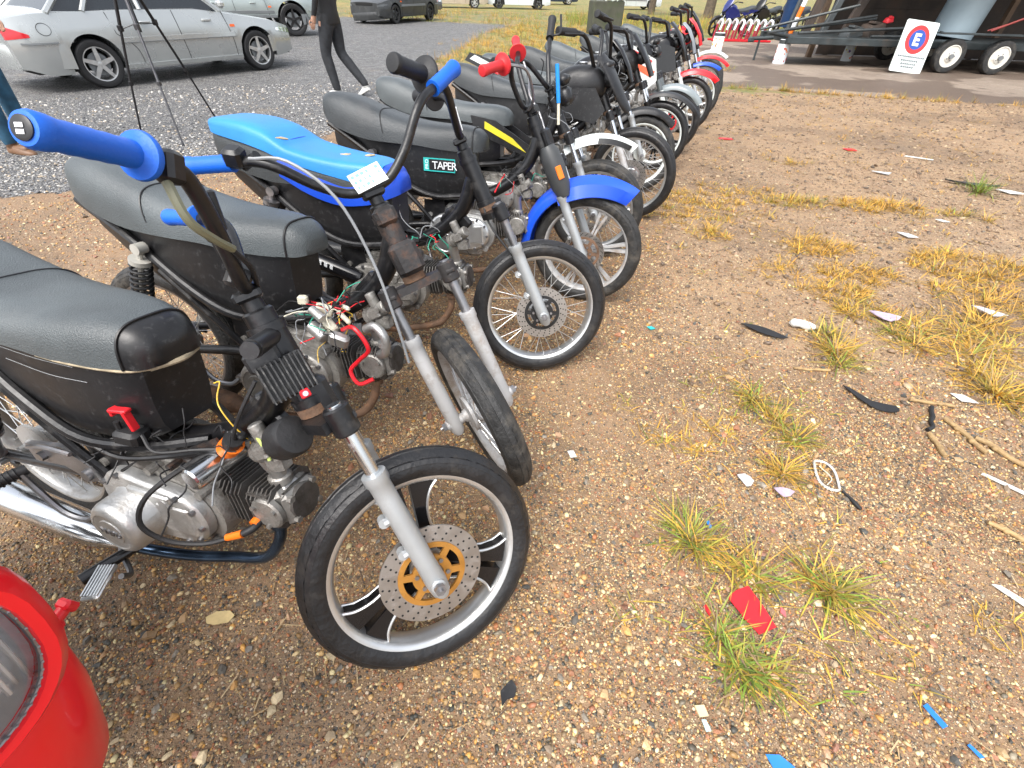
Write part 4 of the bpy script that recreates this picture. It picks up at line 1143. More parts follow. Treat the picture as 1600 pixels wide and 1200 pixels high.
to2.matrix_local = Matrix.Translation((.436 - 1.23, -.1132, .611)) @ Matrix(((0, -1, 0, 0), (0, 0, -1, 0), (1, 0, 0, 0), (0, 0, 0, 1)))
meshify(to2)
b = B(); b.box((.49, -.1105, .632), (.155, .003, .058), None, 0); b.m = 1; b.box((.502, -.1122, .632), (.125, .0012, .048), None, 0)
k.put(b, "teal_sticker", [m_teal, m_blackp])
add_wheel(k, "front_wheel", AX, True, 'star6', m_slider_d, m_tyred, .28, (.080, .105, .05, m_rust), base=10, tw=.042)
add_fork(k, m_slider, m_chrome); add_stem(k)
r4 = [V(.88, 0, .885), V(.868, -.05, .90), V(.835, -.09, .985), V(.84, -.13, 1.045), V(.85, -.19, 1.055), V(.80, -.34, 1.03)]
l4 = [V(.88, 0, .885), V(.868, .05, .90), V(.815, .10, .985), V(.775, .15, 1.05), V(.755, .22, 1.075), V(.70, .34, 1.13)]
add_bars(k, r4, l4, m_redgrip, rad=.0115, gripfat=1.05)
wires(k, [([(.80, .17, 1.05), (.84, .13, .99), (.87, .06, .93), (.93, .02, .87), (.98, .0, .78)], m_steel, .005), ([(.86, -.2, 1.05), (.92, -.16, 1.03), (.93, -.08, .93), (.90, -.04, .88)], m_steel, .006)], True, "clutch_cables")
b = B(); b.box(SP + SA * .68 + FW * .02, (.03, .06, .035), Rm, .005); b.box(SP + SA * .53 + FW * .035, (.03, .08, .12), Rm, .01); k.put(b, "bar_clamp", m_black, None, True)
f = add_beak(k, m_bluepl, 55, 122, .328, .105, .03, .085); add_fender(k, m_bluepl, 98, 188, .325, .082, drop=.06, tipw=.95, name='rear_fender_panel')
b = B(); rings = []
for t, w, d in ((.29, .034, .03), (.34, .052, .045), (.42, .062, .05), (.49, .058, .045), (.52, .045, .03)):
    o = AX + SA * t + FW * .012 + V(0, -.088, 0)
    rings.append([o + FW * (d * math.cos(a)) + V(0, w * math.sin(a) * .8, 0) for a in np.linspace(0, 2 * PI, 17)[:-1]])
b.rings(rings); fc = k.put(b, "fork_cover", mat("grey_plastic", (.045, .048, .05), .45, 0, .2, 10), None, True)
b = B(); o = AX + SA * .40 + FW * .040 + V(0, -.128, 0); b.box(o, (.028, .006, .058), Rm @ euler(0, 0, R(35)), .002); k.put(b, "orange_reflector", m_orange, fc, True)
rnd_wires(k, (.86, -.04, .60), (.07, .05, .05), 16, 31, [m_rub, m_wred, m_wgry, m_rub, m_wgrn])
wires(k, [([(.80, -.07, .61), (.78, -.09, .57), (.76, -.10, .53)], m_wred, .004)], name="red_lead")
b = B(); o = V(.66, -.08, .47); b.box(o, (.07, .012, .06), euler(0, R(10), 0), .003)
for i in range(7): b.box(o + V(-.03 + i * .010, -.012, 0), (.003, .016, .056), euler(0, R(10), 0))
k.put(b, "finned_rectifier", m_fins)

# ---------------------------------------------------------------- bike 0: red motorcycle whose headlight cowl enters at lower left
k = Bike(-.425, -.13, -17, 10, 4, "glossy red motorcycle at the lower left corner, only its headlight cowl in view")
add_seat(k, m_seat); add_under(k); add_frame(k); add_engine(k); add_swing(k); add_exhaust(k); add_fork(k, m_slider, y=.055); add_stem(k, y=.055)
add_wheel(k, "front_wheel", AX, True, 'spoke', m_aluclean, m_tyre, .28, None)
hd = unit(V(.96, 0, .10)); hu = unit(V(-.10, 0, .96)); ho = V(1.06, 0, .85)
def hring(t, wy, wz, n=36, e=.75, dz=0):
    return [ho + hd * t + V(0, wy * (1 if math.cos(a) > 0 else -1) * abs(math.cos(a)) ** e, 0) + hu * (dz + wz * (1 if math.sin(a) > 0 else -1) * abs(math.sin(a)) ** e) for a in np.linspace(0, 2 * PI, n + 1)[:-1]]
b = B(); b.rings([hring(-.10, .05, .05), hring(-.085, .085, .075), hring(-.05, .118, .10), hring(.0, .135, .115), hring(.03, .138, .118), hring(.050, .132, .112), hring(.060, .120, .102), hring(.058, .110, .094), hring(.03, .105, .09)], True, True, False)
cw = k.put(b, "headlight_cowl", m_red, None, True, 50)
b = B(); b.rings([hring(-.03, .02, .02), hring(-.01, .07, .06), hring(.04, .106, .0905), hring(.045, .1085, .0925)], True, True, False)
b.m = 1
for i in range(22): b.tube([ho + hd * (.036 + .006 * (i % 2)) + V(0, -.092 + i * .0088, 0) + hu * -.058, ho + hd * (.036 + .006 * (i % 2)) + V(0, -.092 + i * .0088, 0) + hu * .058], .0022, 6)
for i in range(7): b.tube([ho + hd * .034 + V(0, -.08, 0) + hu * (-.054 + i * .018), ho + hd * .034 + V(0, .08, 0) + hu * (-.054 + i * .018)], .0016, 6)
k.put(b, "reflector_bowl", [m_refl, mat("lens_prisms", (.85, .87, .88), .2, 0, .05)], cw, True)
b = B(); b.rings([hring(.044, .108, .092), hring(.055, .104, .088), hring(.066, .085, .07), hring(.073, .05, .04), hring(.075, .01, .01)], True, False, True)
m_lens = bpy.data.materials.new("clear_lens"); m_lens.use_nodes = True; _n = m_lens.node_tree.nodes; _l = m_lens.node_tree.links
_mx = _n.new("ShaderNodeMixShader"); _tr = _n.new("ShaderNodeBsdfTransparent"); _gl = _n.new("ShaderNodeBsdfGlossy"); _gl.inputs["Roughness"].default_value = .04; _lw = _n.new("ShaderNodeLayerWeight"); _lw.inputs[0].default_value = .35
_l.new(_lw.outputs["Fresnel"], _mx.inputs[0]); _l.new(_tr.outputs[0], _mx.inputs[1]); _l.new(_gl.outputs[0], _mx.inputs[2]); _l.new(_mx.outputs[0], _n["Material Output"].inputs[0])
k.put(b, "headlight_lens", m_lens, cw, True, 60)
b = B()
pts = hring(.050, .1095, .0935, 64)
b.tube(pts + pts[:2], .0032, 8)
for i in range(0, 64): b.ell(pts[i] + hd * .002, (.0024, .003, .0024), None, 6, 4)
k.put(b, "lens_trim", m_steel, cw, True)
b = B(); b.rings([[V(xc + a_ * math.copysign(abs(math.cos(t)) ** .85, math.cos(t)), w_ * math.copysign(abs(math.sin(t)) ** .85, math.sin(t)), z_) for t in np.linspace(0, 2 * PI, 41)[:-1]] for z_, xc, a_, w_ in ((.42, .95, .06, .07), (.46, .965, .095, .115), (.56, .985, .122, .148), (.66, .99, .128, .158), (.72, .985, .120, .160), (.755, .975, .105, .152), (.775, .97, .085, .13))])
sc_ = k.put(b, "cowl_skirt", m_red, None, True, 50)
b = B(); o = V(1.0, .158, .722)
b.box(o, (.022, .022, .022), euler(R(25), 0, R(10)), .004); b.cyl(o + V(0, .008, .004), o + V(0, .024, .012), .008, seg=12, bev=.002); b.box(o + V(.0, .026, .012), (.020, .012, .020), euler(R(25), 0, 0), .003)
k.put(b, "indicator_mount", m_redplas, sc_, True)

# ---------------------------------------------------------------- the rest of the row
def tank(k, m, sx=1.0, name="fuel_tank", z=0, graphics=None):
    st = [(.60, .06, .73, .80), (.64, .10, .70, .865), (.72, .125, .69, .91), (.82, .130, .70, .925), (.90, .11, .725, .91), (.95, .07, .75, .875), (.965, .03, .78, .84)]
    b = B(); rings = []
    for x, w, z0, z1 in interp_st(st, 4):
        rings.append([V(x, w * math.copysign(abs(math.cos(a)) ** .8, math.cos(a)), (z0 + z1) / 2 + z + (z1 - z0) / 2 * math.copysign(abs(math.sin(a)) ** .8, math.sin(a))) for a in np.linspace(0, 2 * PI, 25)[:-1]])
    b.rings(rings); t = k.put(b, name, m, None, False, 60)
    b = B(); b.cyl(V(.80, 0, .925 + z), V(.80, 0, .938 + z), .028, seg=20, bev=.004); k.put(b, "filler_cap", m_aluclean, t)
    return t
def side_poly(k, pts, y, m, name, th=.012, parent=None, steer=False, both=True, lean_in=.0, label=None):
    o = None
    for sg in ((1, -1) if both else (-1,)):
        if parent is not None and sg > 0: continue
        b = B(); b.prism(pts, V(0, sg * y, 0), V(1, 0, 0), V(0, 0, 1), th)
        o = k.put(b, name, m, parent, steer, 30, label)
    return o
def mask(k, m, pts, w0, name="headlight_mask", off=.055, lamp=None, steer=True):
    """number-plate style front mask: outline in (y, t along fork), bowed forward"""
    rings = []
    for t, w, f in pts:
        o = SP + SA * t
        rings.append([o + FW * (off + f + .045 * math.cos(a) - .045 + .03) + V(0, w * math.sin(a) / math.sin(1.25), 0) for a in np.linspace(-1.25, 1.25, 13)] +
                     [o + FW * (off + f + .045 * math.cos(a) - .045 + .022) + V(0, w * math.sin(a) / math.sin(1.25), 0) for a in np.linspace(1.25, -1.25, 13)])
    h = k.put(B().rings(rings), name, m, None, steer, 40)
    if lamp is not None:
        o = SP + SA * lamp + FW * (off + .018)
        b = B(); b.lathe([(.055, -.01), (.062, .0), (.062, .012), (.055, .016)], o, FW, 24); k.put(b, "lamp_bezel", m_blackg, h, steer)
        b = B(); b.lathe([(.054, .008), (.05, .020), (.03, .028), (.0, .03)], o, FW, 24); k.put(b, "headlight", m_glass, h, steer)
    return h
HIGH = [V(.895, 0, .90), V(.885, -.05, .91), V(.87, -.12, 1.0), V(.85, -.19, 1.07), V(.82, -.25, 1.09), V(.74, -.38, 1.10)]
STDB = STD + [STD_END]
def generic(x, y, head, lean, steer, label, seat_m=None, wheel='spoke', rim=None, tyre=None, fender=None, fender_kw={}, grips=None, bars=None, left=None, slider=None, stan=None, disc=None, Rr=.28, tank_m=None, gaiter=False, arm=None, eng=True, tw=.038, fat=False, under=None, levers=True):
    k = Bike(x, y, head, lean, steer, label)
    add_seat(k, seat_m or m_seat2, piping=False); add_frame(k)
    if eng: add_engine(k, m_engine, m_alu); add_carb(k, False)
    add_under(k, under); add_swing(k, 'spoke', m_tyred); add_exhaust(k, m_black, m_rust)
    add_wheel(k, "front_wheel", AX + V(0, 0, Rr - .28), True, wheel, rim or m_aluclean, tyre or m_tyre, Rr, disc, arm_m=arm, tw=tw)
    add_fork(k, slider or m_slider, stan, gaiter=gaiter, black=fat); add_stem(k)
    add_bars(k, bars or STDB, left, grips or m_rub, flange=False, gripfat=1.15)
    if levers:
        b = B()
        for pth in (bars or STDB, left or [q * V(1, -1, 1) for q in (bars or STDB)]):
            q, e = pth[-2], pth[-1]; d = unit(e - q)
            b.box(q + d * .02, (.03, .03, .03), None, .006)
            b.tube([q + d * .01 + V(.02, 0, 0), q + d * .04 + V(.055, 0, -.006), q + d * .16 + V(.045, 0, -.012)], [.006, .005, .006], 8, 4)
        k.put(b, "levers", m_blackp, None, True)
    if fender is not None:
        kw = dict(fender_kw); (add_beak if kw.pop('beak', 0) else add_fender)(k, fender, **kw)
    if tank_m is not None: tank(k, tank_m)
    b = B(); b.box((.965, 0, .925), (.06, .13, .05), euler(0, R(-30), 0), .018); b.box((.985, 0, .85), (.07, .12, .09), euler(0, R(-26), 0), .02); k.put(b, "instrument_cluster", m_blackp, None, True, 50)
    rnd_wires(k, (.94, 0, .84), (.06, .10, .07), 9, int(x * 90 + y * 5), [m_rub, m_blackp, m_wgry], "control_cables")
    rnd_wires(k, (.90, 0, .78), (.05, .06, .06), 8, int(x * 100 + y * 7), [m_rub, m_wgry, m_rub])
    return k

# 5
k5 = generic(.47, 2.74, -9, 8, -6, "motorcycle with black striped white front fender and yellow decal", m_seat, 'spoke', m_aluclean, m_tyred, m_white, dict(a0=56, a1=126, r=.335, hw=.088, rise=.03, ridge=.045, lift=.06, beak=1), bars=[V(.885, 0, .885), V(.875, -.045, .90), V(.80, -.10, .98), V(.77, -.17, 1.0), V(.72, -.25, 1.0), V(.68, -.34, .99)],
     left=[V(.885, 0, .885), V(.875, .045, .90), V(.85, .10, 1.02), V(.84, .16, 1.06), V(.83, .21, 1.11), V(.82, .29, 1.19)], disc=(.075, .105, .05, m_alu))
side_poly(k5, [(.50, .66), (.86, .53), (.87, .58), (.62, .72), (.48, .74)], .118, m_blackp, "dark_side_panel")
side_poly(k5, [(.56, .68), (.80, .575), (.72, .64), (.56, .715)], .126, m_yel, "yellow_decal", .004)
for sg in (-1, 1):
    c = AX + SA * .06; rr = []
    for t in np.linspace(.05, .5, 12):
        a = R(56 + 70 * t); w = .088 * (.16 + .84 * min(1, t / .72) ** .85); r0 = .335 + .03 * (1 - t) ** 1.5; ex = V(math.cos(a), 0, math.sin(a))
        rr.append([c + ex * (r0 - .008) + V(0, sg * (w * .84 + .003), 0), c + ex * (r0 - .034) + V(0, sg * (w * 1.0 + .003), 0)])
    b = B().add([q for r_ in rr for q in r_] + [q + V(0, sg * .003, 0) for r_ in rr for q in r_], [(24 + 2 * i, 24 + 2 * i + 2, 24 + 2 * i + 3, 24 + 2 * i + 1) for i in range(11)])
    k5.put(b, "black_fender_stripe", m_blackp, None, True)
b = B(); b.tube([V(.93, -.10, .99), V(.955, -.10, .82)], .011, 10); b.m = 1; b.tube([V(.955, -.10, .82), V(.965, -.10, .72)], .008, 10); k5.put(b, "blue_damper", [mat("bright_blue_paint", (.01, .22, .62), .3), m_cream])
# 6
k6 = generic(.80, 3.38, -10, 8, -14, "tall trail motorcycle with black headlight shield, wide grey seat and large wire spoked front wheel", m_seat2, 'spoke', m_aluclean, m_tyre, None, {}, bars=HIGH, slider=m_slider_d, disc=(.07, .11, .05, m_steel), Rr=.30, tank_m=m_blackp, gaiter=False)
mask(k6, m_blackp, [(.40, .03, .06), (.46, .07, .05), (.58, .085, .035), (.68, .10, .02), (.74, .085, .0), (.765, .05, -.01)], .1, off=.06)
b = B(); o = SP + SA * .69 + FW * .098; b.lathe([(.0, -.004), (.022, -.003), (.024, .004), (.018, .008), (.0, .009)], o, FW, 18); k6.put(b, "white_badge", m_label, None, True)
side_poly(k6, [(.60, .66), (.92, .60), (.98, .68), (.90, .80), (.66, .78)], .135, m_blackp, "tank_shroud")
# 7
k7 = generic(.97, 3.98, -10, 8, 6, "dusty black motorcycle wedged between the trail bike and the star wheeled bike", m_seat, 'spoke', m_white, m_tyred, m_blackp, dict(a0=45, a1=150, r=.315, hw=.055), bars=HIGH, slider=m_slider, tank_m=m_blackg)
mask(k7, m_blackg, [(.50, .06, .05), (.60, .09, .05), (.72, .10, .03), (.80, .07, .0)], .1, lamp=.64)
side_poly(k7, [(-.20, .84), (.12, .72), (.30, .72), (.05, .84), (-.16, .89)], .115, m_blackg, "tail_panel"); side_poly(k7, [(-.16, .85), (.10, .755), (.14, .775), (-.12, .875)], .123, m_white, "white_tail_stripe", .004); side_poly(k7, [(-.02, .79), (.10, .745), (.16, .75), (.04, .80)], .123, m_redplas, "red_tail_decal", .004)
# 8
k8 = generic(1.24, 4.60, -10, 8, -8, "black motorcycle with pointed black fender and white rimmed star spoke wheel", m_seat2, 'star5', m_white, m_tyre, m_blackp, dict(a0=30, a1=112, r=.335, hw=.08, rise=.04, beak=1), slider=m_black, stan=m_chrome, tank_m=m_blackp, arm=m_blackg, bars=STDB)
mask(k8, m_blackg, [(.46, .05, .05), (.56, .10, .05), (.70, .12, .03), (.80, .09, .0)], .1, lamp=.66)
# 9
k9 = generic(1.50, 5.18, -10, 8, -12, "motorcycle with red and white striped tank shrouds, thick grey fork tubes and grey fender", m_seat, 'star5', m_aluclean, m_tyre, mat("grey_fender_paint", (.20, .23, .24), .3, 0, .05, coat=.3), dict(a0=35, a1=150, r=.315, hw=.07), slider=m_white, stan=mat("grey_fork_tube", (.11, .125, .13), .35, .3), tank_m=m_blackg, fat=True, Rr=.29, tw=.055, bars=HIGH, disc=(.075, .11, .05, m_redplas), arm=m_blackg)
sp_ = side_poly(k9, [(.70, .90), (.98, .78), (1.02, .62), (.94, .54), (.84, .66), (.70, .76)], .15, m_white, "tank_shroud", .02)
side_poly(k9, [(.73, .86), (.95, .77), (.93, .73), (.74, .80)], .162, m_redplas, "red_stripe", .004, sp_); side_poly(k9, [(.78, .76), (.99, .69), (.96, .64), (.84, .69)], .162, mat("orange_red_decal", (.75, .12, .05), .35), "orange_stripe", .004, sp_)
# 10
k10 = generic(1.92, 6.10, -10, 8, -10, "black faired motorcycle with brass ringed headlamp and bright red front fender", m_seat2, 'star6', m_aluclean, m_tyre, m_red, dict(a0=42, a1=118, r=.33, hw=.09, rise=.05, ridge=.05, beak=1), slider=m_white, tank_m=m_blackg, bars=STDB, tw=.05)
mask(k10, m_blackg, [(.42, .05, .05), (.52, .12, .07), (.64, .14, .06), (.74, .14, .04), (.82, .10, .0)], .1)
b = B(); b.ring([(.048, -.006), (.048, .006), (.036, .006), (.036, -.006)], SP + SA * .72 + FW * .13, FW, 30); k10.put(b, "brass_lamp_ring", m_gold, None, True)
side_poly(k10, [(.72, .86), (.96, .80), (1.02, .60), (.80, .56)], .15, m_blackg, "side_fairing", .015)
# 11
k11 = generic(2.22, 6.78, -10, 8, -6, "grey motorcycle with small blue front fender, between two red fendered motorcycles", m_seat, 'spoke', m_white, m_tyred, m_bluepl, dict(a0=52, a1=110, r=.335, hw=.07, beak=1), tank_m=m_blackg, bars=HIGH)
mask(k11, mat("grey_fairing", (.22, .24, .26), .3, coat=.3), [(.44, .05, .05), (.56, .10, .06), (.70, .12, .04), (.78, .08, .0)], .1)
# 12
k12 = generic(2.50, 7.50, -10, 8, -6, "motorcycle with red nose fairing and long red front fender near the row's end", m_seat2, 'spoke', m_aluclean, m_tyred, m_red, dict(a0=40, a1=118, r=.335, hw=.085, rise=.05, beak=1), tank_m=m_red, bars=HIGH)
mask(k12, m_red, [(.46, .06, .06), (.58, .13, .07), (.72, .13, .04), (.80, .09, .0)], .1)
# 13
k13 = generic(2.72, 8.15, -10, 8, -4, "last motorcycle of the row with small white front fender", m_seat, 'spoke', m_aluclean, m_tyred, m_white, dict(a0=46, a1=115, r=.34, hw=.075, rise=.05, beak=1), tank_m=m_blackg, bars=HIGH)
mask(k13, m_blackg, [(.46, .06, .06), (.58, .11, .06), (.74, .12, .04), (.86, .08, .0)], .1)
# ================================================================ CARS
m_glassd = mat("dark_car_glass", (.012, .016, .02), .05, 0, .1, 3, spec=.8)
m_silver = mat("silver_green_paint", (.44, .46, .455), .26, .55, .04, 2, coat=1.0)
m_silver2 = mat("pale_silver_paint", (.38, .43, .42), .30, .5, .05, 3, coat=.6)
m_greyp = mat("dark_grey_paint", (.10, .105, .11), .3, .4, .08, 3, coat=.6)
m_darkp = mat("faded_black_paint", (.035, .037, .038), .4, .1, .3, 5, coat=.3, dirt=(.2, .19, .17), damt=.0)
m_whitep = mat("white_car_paint", (.62, .66, .68), .3, 0, .04, 3, coat=.6)
m_beigep = mat("beige_car_paint", (.42, .36, .28), .4, 0, .1, 3, coat=.3)
m_trim = mat("grey_bumper_trim", (.16, .17, .175), .45, 0, .1, 6)
m_under = mat("underbody_black", (.008, .008, .008), .9)

def car(name, label, paint, x, y, head, wb=2.52, ro=.86, fo=.80, w=.845, belt=((-.86, .80), (-.5, .86), (.5, .88), (1.6, .87), (2.2, .80), (2.9, .70), (3.32, .60)), roof=1.38, cab=(-.55, .05, 1.45, 2.05), Rw=.29, sill=.20, rimst='star5', detail=True, deck_up=.035, rim_m=None, wheel_y=None, bump_m=None, suv=False, smash=False):
    root = thing(name, label, "car", (x, y, 0), R(head))
    # the car stands with its right side wheels' outer faces on the root's x axis
    yo = w
    bx = [q[0] for q in belt]; bz = [q[1] for q in belt]
    xs_ = np.unique(np.concatenate([np.linspace(-ro, wb + fo, 40), np.linspace(-Rw - .09, Rw + .09, 23), np.linspace(wb - Rw - .09, wb + Rw + .09, 23)]))
    Ra = Rw + .055
    def zlow(q):
        z = sill + (.10 * max(0, (-ro + .25 - q) / .25) + .05 * max(0, (q - (wb + fo - .3)) / .3))
        for xw in (0, wb):
            if abs(q - xw) < Ra: z = max(z, Rw + math.sqrt(Ra * Ra - (q - xw) ** 2))
        return z
    def wid(q):
        e = 1
        if q < -ro + .5: e *= 1 - .16 * ((-ro + .5 - q) / .5) ** 2.4
        if q > wb + fo - .75: e *= 1 - .24 * ((q - (wb + fo - .75)) / .75) ** 2.2
        return w * e
    def prof(z, zb): return np.interp(z / zb, [.2, .42, .62, .8, 1.0], [.945, .985, 1.0, .985, .94])
    def side(q, z): zb = np.interp(q, bx, bz); return wid(q) * prof(z, zb)
    b = B(); rings = []
    for q in xs_:
        zb = float(np.interp(q, bx, bz)); z0 = min(zlow(q), zb - .06); ring = []
        for t in np.linspace(0, 1, 9):
            z = z0 + (zb - z0) * t; ring.append((q, -wid(q) * prof(z, zb), z))
        for t in (.93, .75, .4, 0, -.4, -.75, -.93): ring.append((q, -wid(q) * .94 * t, zb + deck_up * (1 - t * t) + .004))
        for t in np.linspace(1, 0, 9):
            z = z0 + (zb - z0) * t; ring.append((q, wid(q) * prof(z, zb), z))
        rings.append([V(q_) + V(0, yo, 0) for q_ in ring])
    b.rings(rings); body = b.build("body", paint, root, 30)
    # cabin
    a, bb, c, d = cab; wbm = w * .93; wt = w * .70
    zb1, zb2 = float(np.interp(a, bx, bz)), float(np.interp(d, bx, bz))
    def rect(x0, x1, hw, z0, z1): return [V(x0, -hw, z0), V(x1, -hw * .96, z1), V(x1, hw * .96, z1), V(x0, hw, z0)]
    lo = rect(a, d, wbm, zb1, zb2); hi = rect(bb, c, wt, roof - .03, roof - .02)
    sh = lambda L: [q + V(0, yo, 0) for q in L]
    B().rings([sh(lo), sh(hi)]).build("windows", m_glassd, root, 20)
    b = B(); b.rings([sh(rect(bb - .03, c + .03, wt + .02, roof - .045, roof - .035)), sh(rect(bb, c, wt, roof, roof)), sh(rect(bb + .2, c - .2, wt * .7, roof + .03, roof + .03))]); b.build("roof", paint, root, 40)
    b = B()
    for sg in (-1, 1):
        for p, q in ((V(a, sg * wbm, zb1), V(bb, sg * wt, roof - .02)), (V(d, sg * wbm * .96, zb2), V(c, sg * wt * .96, roof - .02))):
            b.tube([p + V(0, yo, 0), q + V(0, yo, 0)], .035, 6)
        xm = (a + d) / 2 - .05
        for xx, tt in ((xm, .5), (a + .42, .16)):
            zbx = float(np.interp(xx, bx, bz)); b.tube([V(xx, sg * (wbm + .004) + yo, zbx), V(bb + (c - bb) * (xx - a) / (d - a), sg * (wt + .004) + yo, roof - .03)], .03, 6)
        b.tube([V(a, sg * wbm + yo, zb1 + .005), V(d, sg * wbm * .96 + yo, zb2 + .005)], .012, 6)
    b.build("pillar_trim", paint, root)
    B().box((wb / 2, yo, sill + .12), (wb + ro * .9 + fo * .8, w * 1.55, .22)).build("underbody", m_under, root)
    # wheels
    for sg in (-1, 1):
        for xw in (0, wb):
            ctr = V(xw, yo + sg * (w - .105), Rw)
            b = B(); s_ = Rw / .29; ht = .088
            pr = [(.29, .04), (.29, -.04), (.284, -.07), (.268, -.086), (.235, -.090), (.205, -.082), (.19, -.06), (.19, .06), (.205, .082), (.235, .09), (.268, .086), (.284, .07)]
            b.ring([(r * s_, t) for r, t in pr], ctr, (0, 1, 0), 56, lambda k, i, r, t: (r - .004, t) if (i in (0, 1, 2, 11) and k % 2) else (r, t))
            wl = b.build("wheel", m_rub if Rw < .33 else m_tyre, root, 30)
            b = B(); o = ctr + V(0, sg * .062, 0)
            b.ring([(.200 * s_, -.02), (.203 * s_, .018), (.190 * s_, .016), (.182 * s_, -.02), (.182 * s_, -.10), (.195 * s_, -.10)], o, (0, sg, 0), 44)
            n = {'star5': 5, 'steel': 8, 'star6': 6}[rimst]
            for i in range(n):
                an = 2 * PI * i / n + .3; ex = V(math.cos(an), 0, math.sin(an)); ey = np.cross(V(0, sg, 0), ex)
                hw = .030 if n == 5 else .024
                b.prism([(.03 * s_, -hw), (.19 * s_, -hw * .72), (.19 * s_, hw * .72), (.03 * s_, hw)], o + V(0, sg * .002, 0), ex, -ey if sg > 0 else ey, .02)
            b.lathe([(.052, -.02), (.050, .006), (.03, .012), (0, .013)], o, (0, sg, 0), 20)
            b.build("wheel_rim", rim_m or m_aluclean, wl, 35)
            b = B(); b.cyl(o - V(0, sg * .05, 0), o - V(0, sg * .03, 0), .135 * s_, seg=24); b.build("brake_drum", m_trim, wl)
    xf_, xr_ = wb + fo, -ro
    for sg in (-1, 1):
        # lamps follow the body corners
        for nm, m_, x0, x1, z0, z1 in (("taillight", m_tail, xr_ - .004, xr_ + .22, .60, .75), ("headlight", m_glass, xf_ - .36, xf_ + .002, .50, .63)):
            r2 = []
            for q in np.linspace(x0, x1, 8):
                qq = min(max(q, xr_), xf_); zb = float(np.interp(qq, bx, bz)); tf = (q - x0) / (x1 - x0)
                za, zc = (z0, min(z1, zb - .02)) if nm == "taillight" else (z0, min(z1, zb - .03))
                if nm == "taillight": zc -= .10 * tf; za += .02 * tf
                else: zc -= .04 * (1 - tf); za += .06 * (1 - tf)
                r2.append([V(q, yo + sg * (side(qq, z) + .006), z) for z in np.linspace(za, zc, 5)])
            e = [[p_ - V(0, sg * .06, 0) for p_ in reversed(r_)] for r_ in r2]
            B().rings([r_ + e_ for r_, e_ in zip(r2, e)]).build(nm, m_, root, 40)
        def strip(name, m_, xa, xb, zf, h, out=.012, par=root):
            q_ = np.linspace(xa, xb, 16); rr = []
            for q in q_:
                z = zf(q) if callable(zf) else zf
                rr.append([V(q, yo + sg * (side(q, z - h) - .01), z - h), V(q, yo + sg * (side(q, z - h) + out), z - h * .8), V(q, yo + sg * (side(q, z + h) + out), z + h * .8), V(q, yo + sg * (side(q, z + h) - .01), z + h)])
            return B().rings(rr).build(name, m_, par, 30)
        if detail:
            strip("door_moulding", m_silver if paint is m_silver else m_trim, Ra + .06, wb - Ra - .05, .545, .035, .014)
            strip("sill_trim", m_trim if suv else paint, Ra, wb - Ra, sill + .035, .03, .02)
            for xa, xb in ((.78, 1.0), (1.72, 1.92)):
                B().box(((xa + xb) / 2 - .1, yo + sg * (side((xa + xb) / 2, .73) + .016), .735), (.15, .03, .036), None, .01).build("door_handle", paint, root)
            for pts in ([(.36, .62), (.55, .45), (.60, .22)], [(.36, .62), (.33, .86)], [(1.24, .87), (1.26, .55), (1.30, .22)], [(2.02, .85), (2.08, .5), (2.10, .22)]):
                pp = [V(q, yo + sg * (side(q, z) + .0005), z) for q, z in spline([V(*p_) for p_ in pts], 4)]
                B().tube(pp, .0045, 6).build("door_gap", m_under, root)
            
            B().box((1.98, yo + sg * (w + .06), .93), (.10, .16, .10), euler(0, 0, R(-8)), .03).build("door_mirror", paint, root)
            if not suv: strip("waist_line", m_trim, Ra + .02, wb - Ra - .02, .515, .006, .016)
        strip("rear_quarter_strip", m_trim, xr_ + .10, -Ra - .03, .555, .012, .012)
        strip("side_repeater", m_amber, 2.09, 2.17, .655, .020, .008)
    # bumpers
    bm = bump_m or paint
    for nm, x0, sgx in (("rear_bumper", xr_, -1), ("front_bumper", xf_, 1)):
        rr = []
        for t in np.linspace(-1, 1, 21):
            q = x0 + sgx * (.05 - .13 * abs(t) ** 3.2) - sgx * (.42 * max(0, abs(t) - .82) / .18)
            yy = yo + t * (wid(min(max(q, xr_), xf_)) * 1.0 + .008) if abs(t) > .8 else yo + t * (wid(x0) + .03)
            zt = .54 if sgx < 0 else .50
            rr.append([V(q - sgx * .06, yy, .26), V(q, yy, .27), V(q + sgx * .02, yy, .38), V(q + sgx * .02, yy, zt - .05), V(q, yy, zt), V(q - sgx * .08, yy, zt)])
        o_ = B().rings(rr).build(nm, bm, root, 50)
        if smash is True and sgx > 0: o_.rotation_euler = (R(4), R(3), 0); o_.location = (0, 0, -.05)
    b = B()
    b.box((xf_ - .005, yo, .575), (.03, w * .9, .09), None, .01); b.build("grille", m_under, root)
    if detail and not suv:
        b = B(); q = -.46; pts = [V(q + .075 * math.cos(t), yo - side(q, .70 + .06 * math.sin(t)) - .001, .70 + .065 * math.sin(t)) for t in np.linspace(0, 2 * PI, 25)]
        b.tube(pts, .0035, 6); b.build("fuel_flap_outline", m_under, root)
    return root
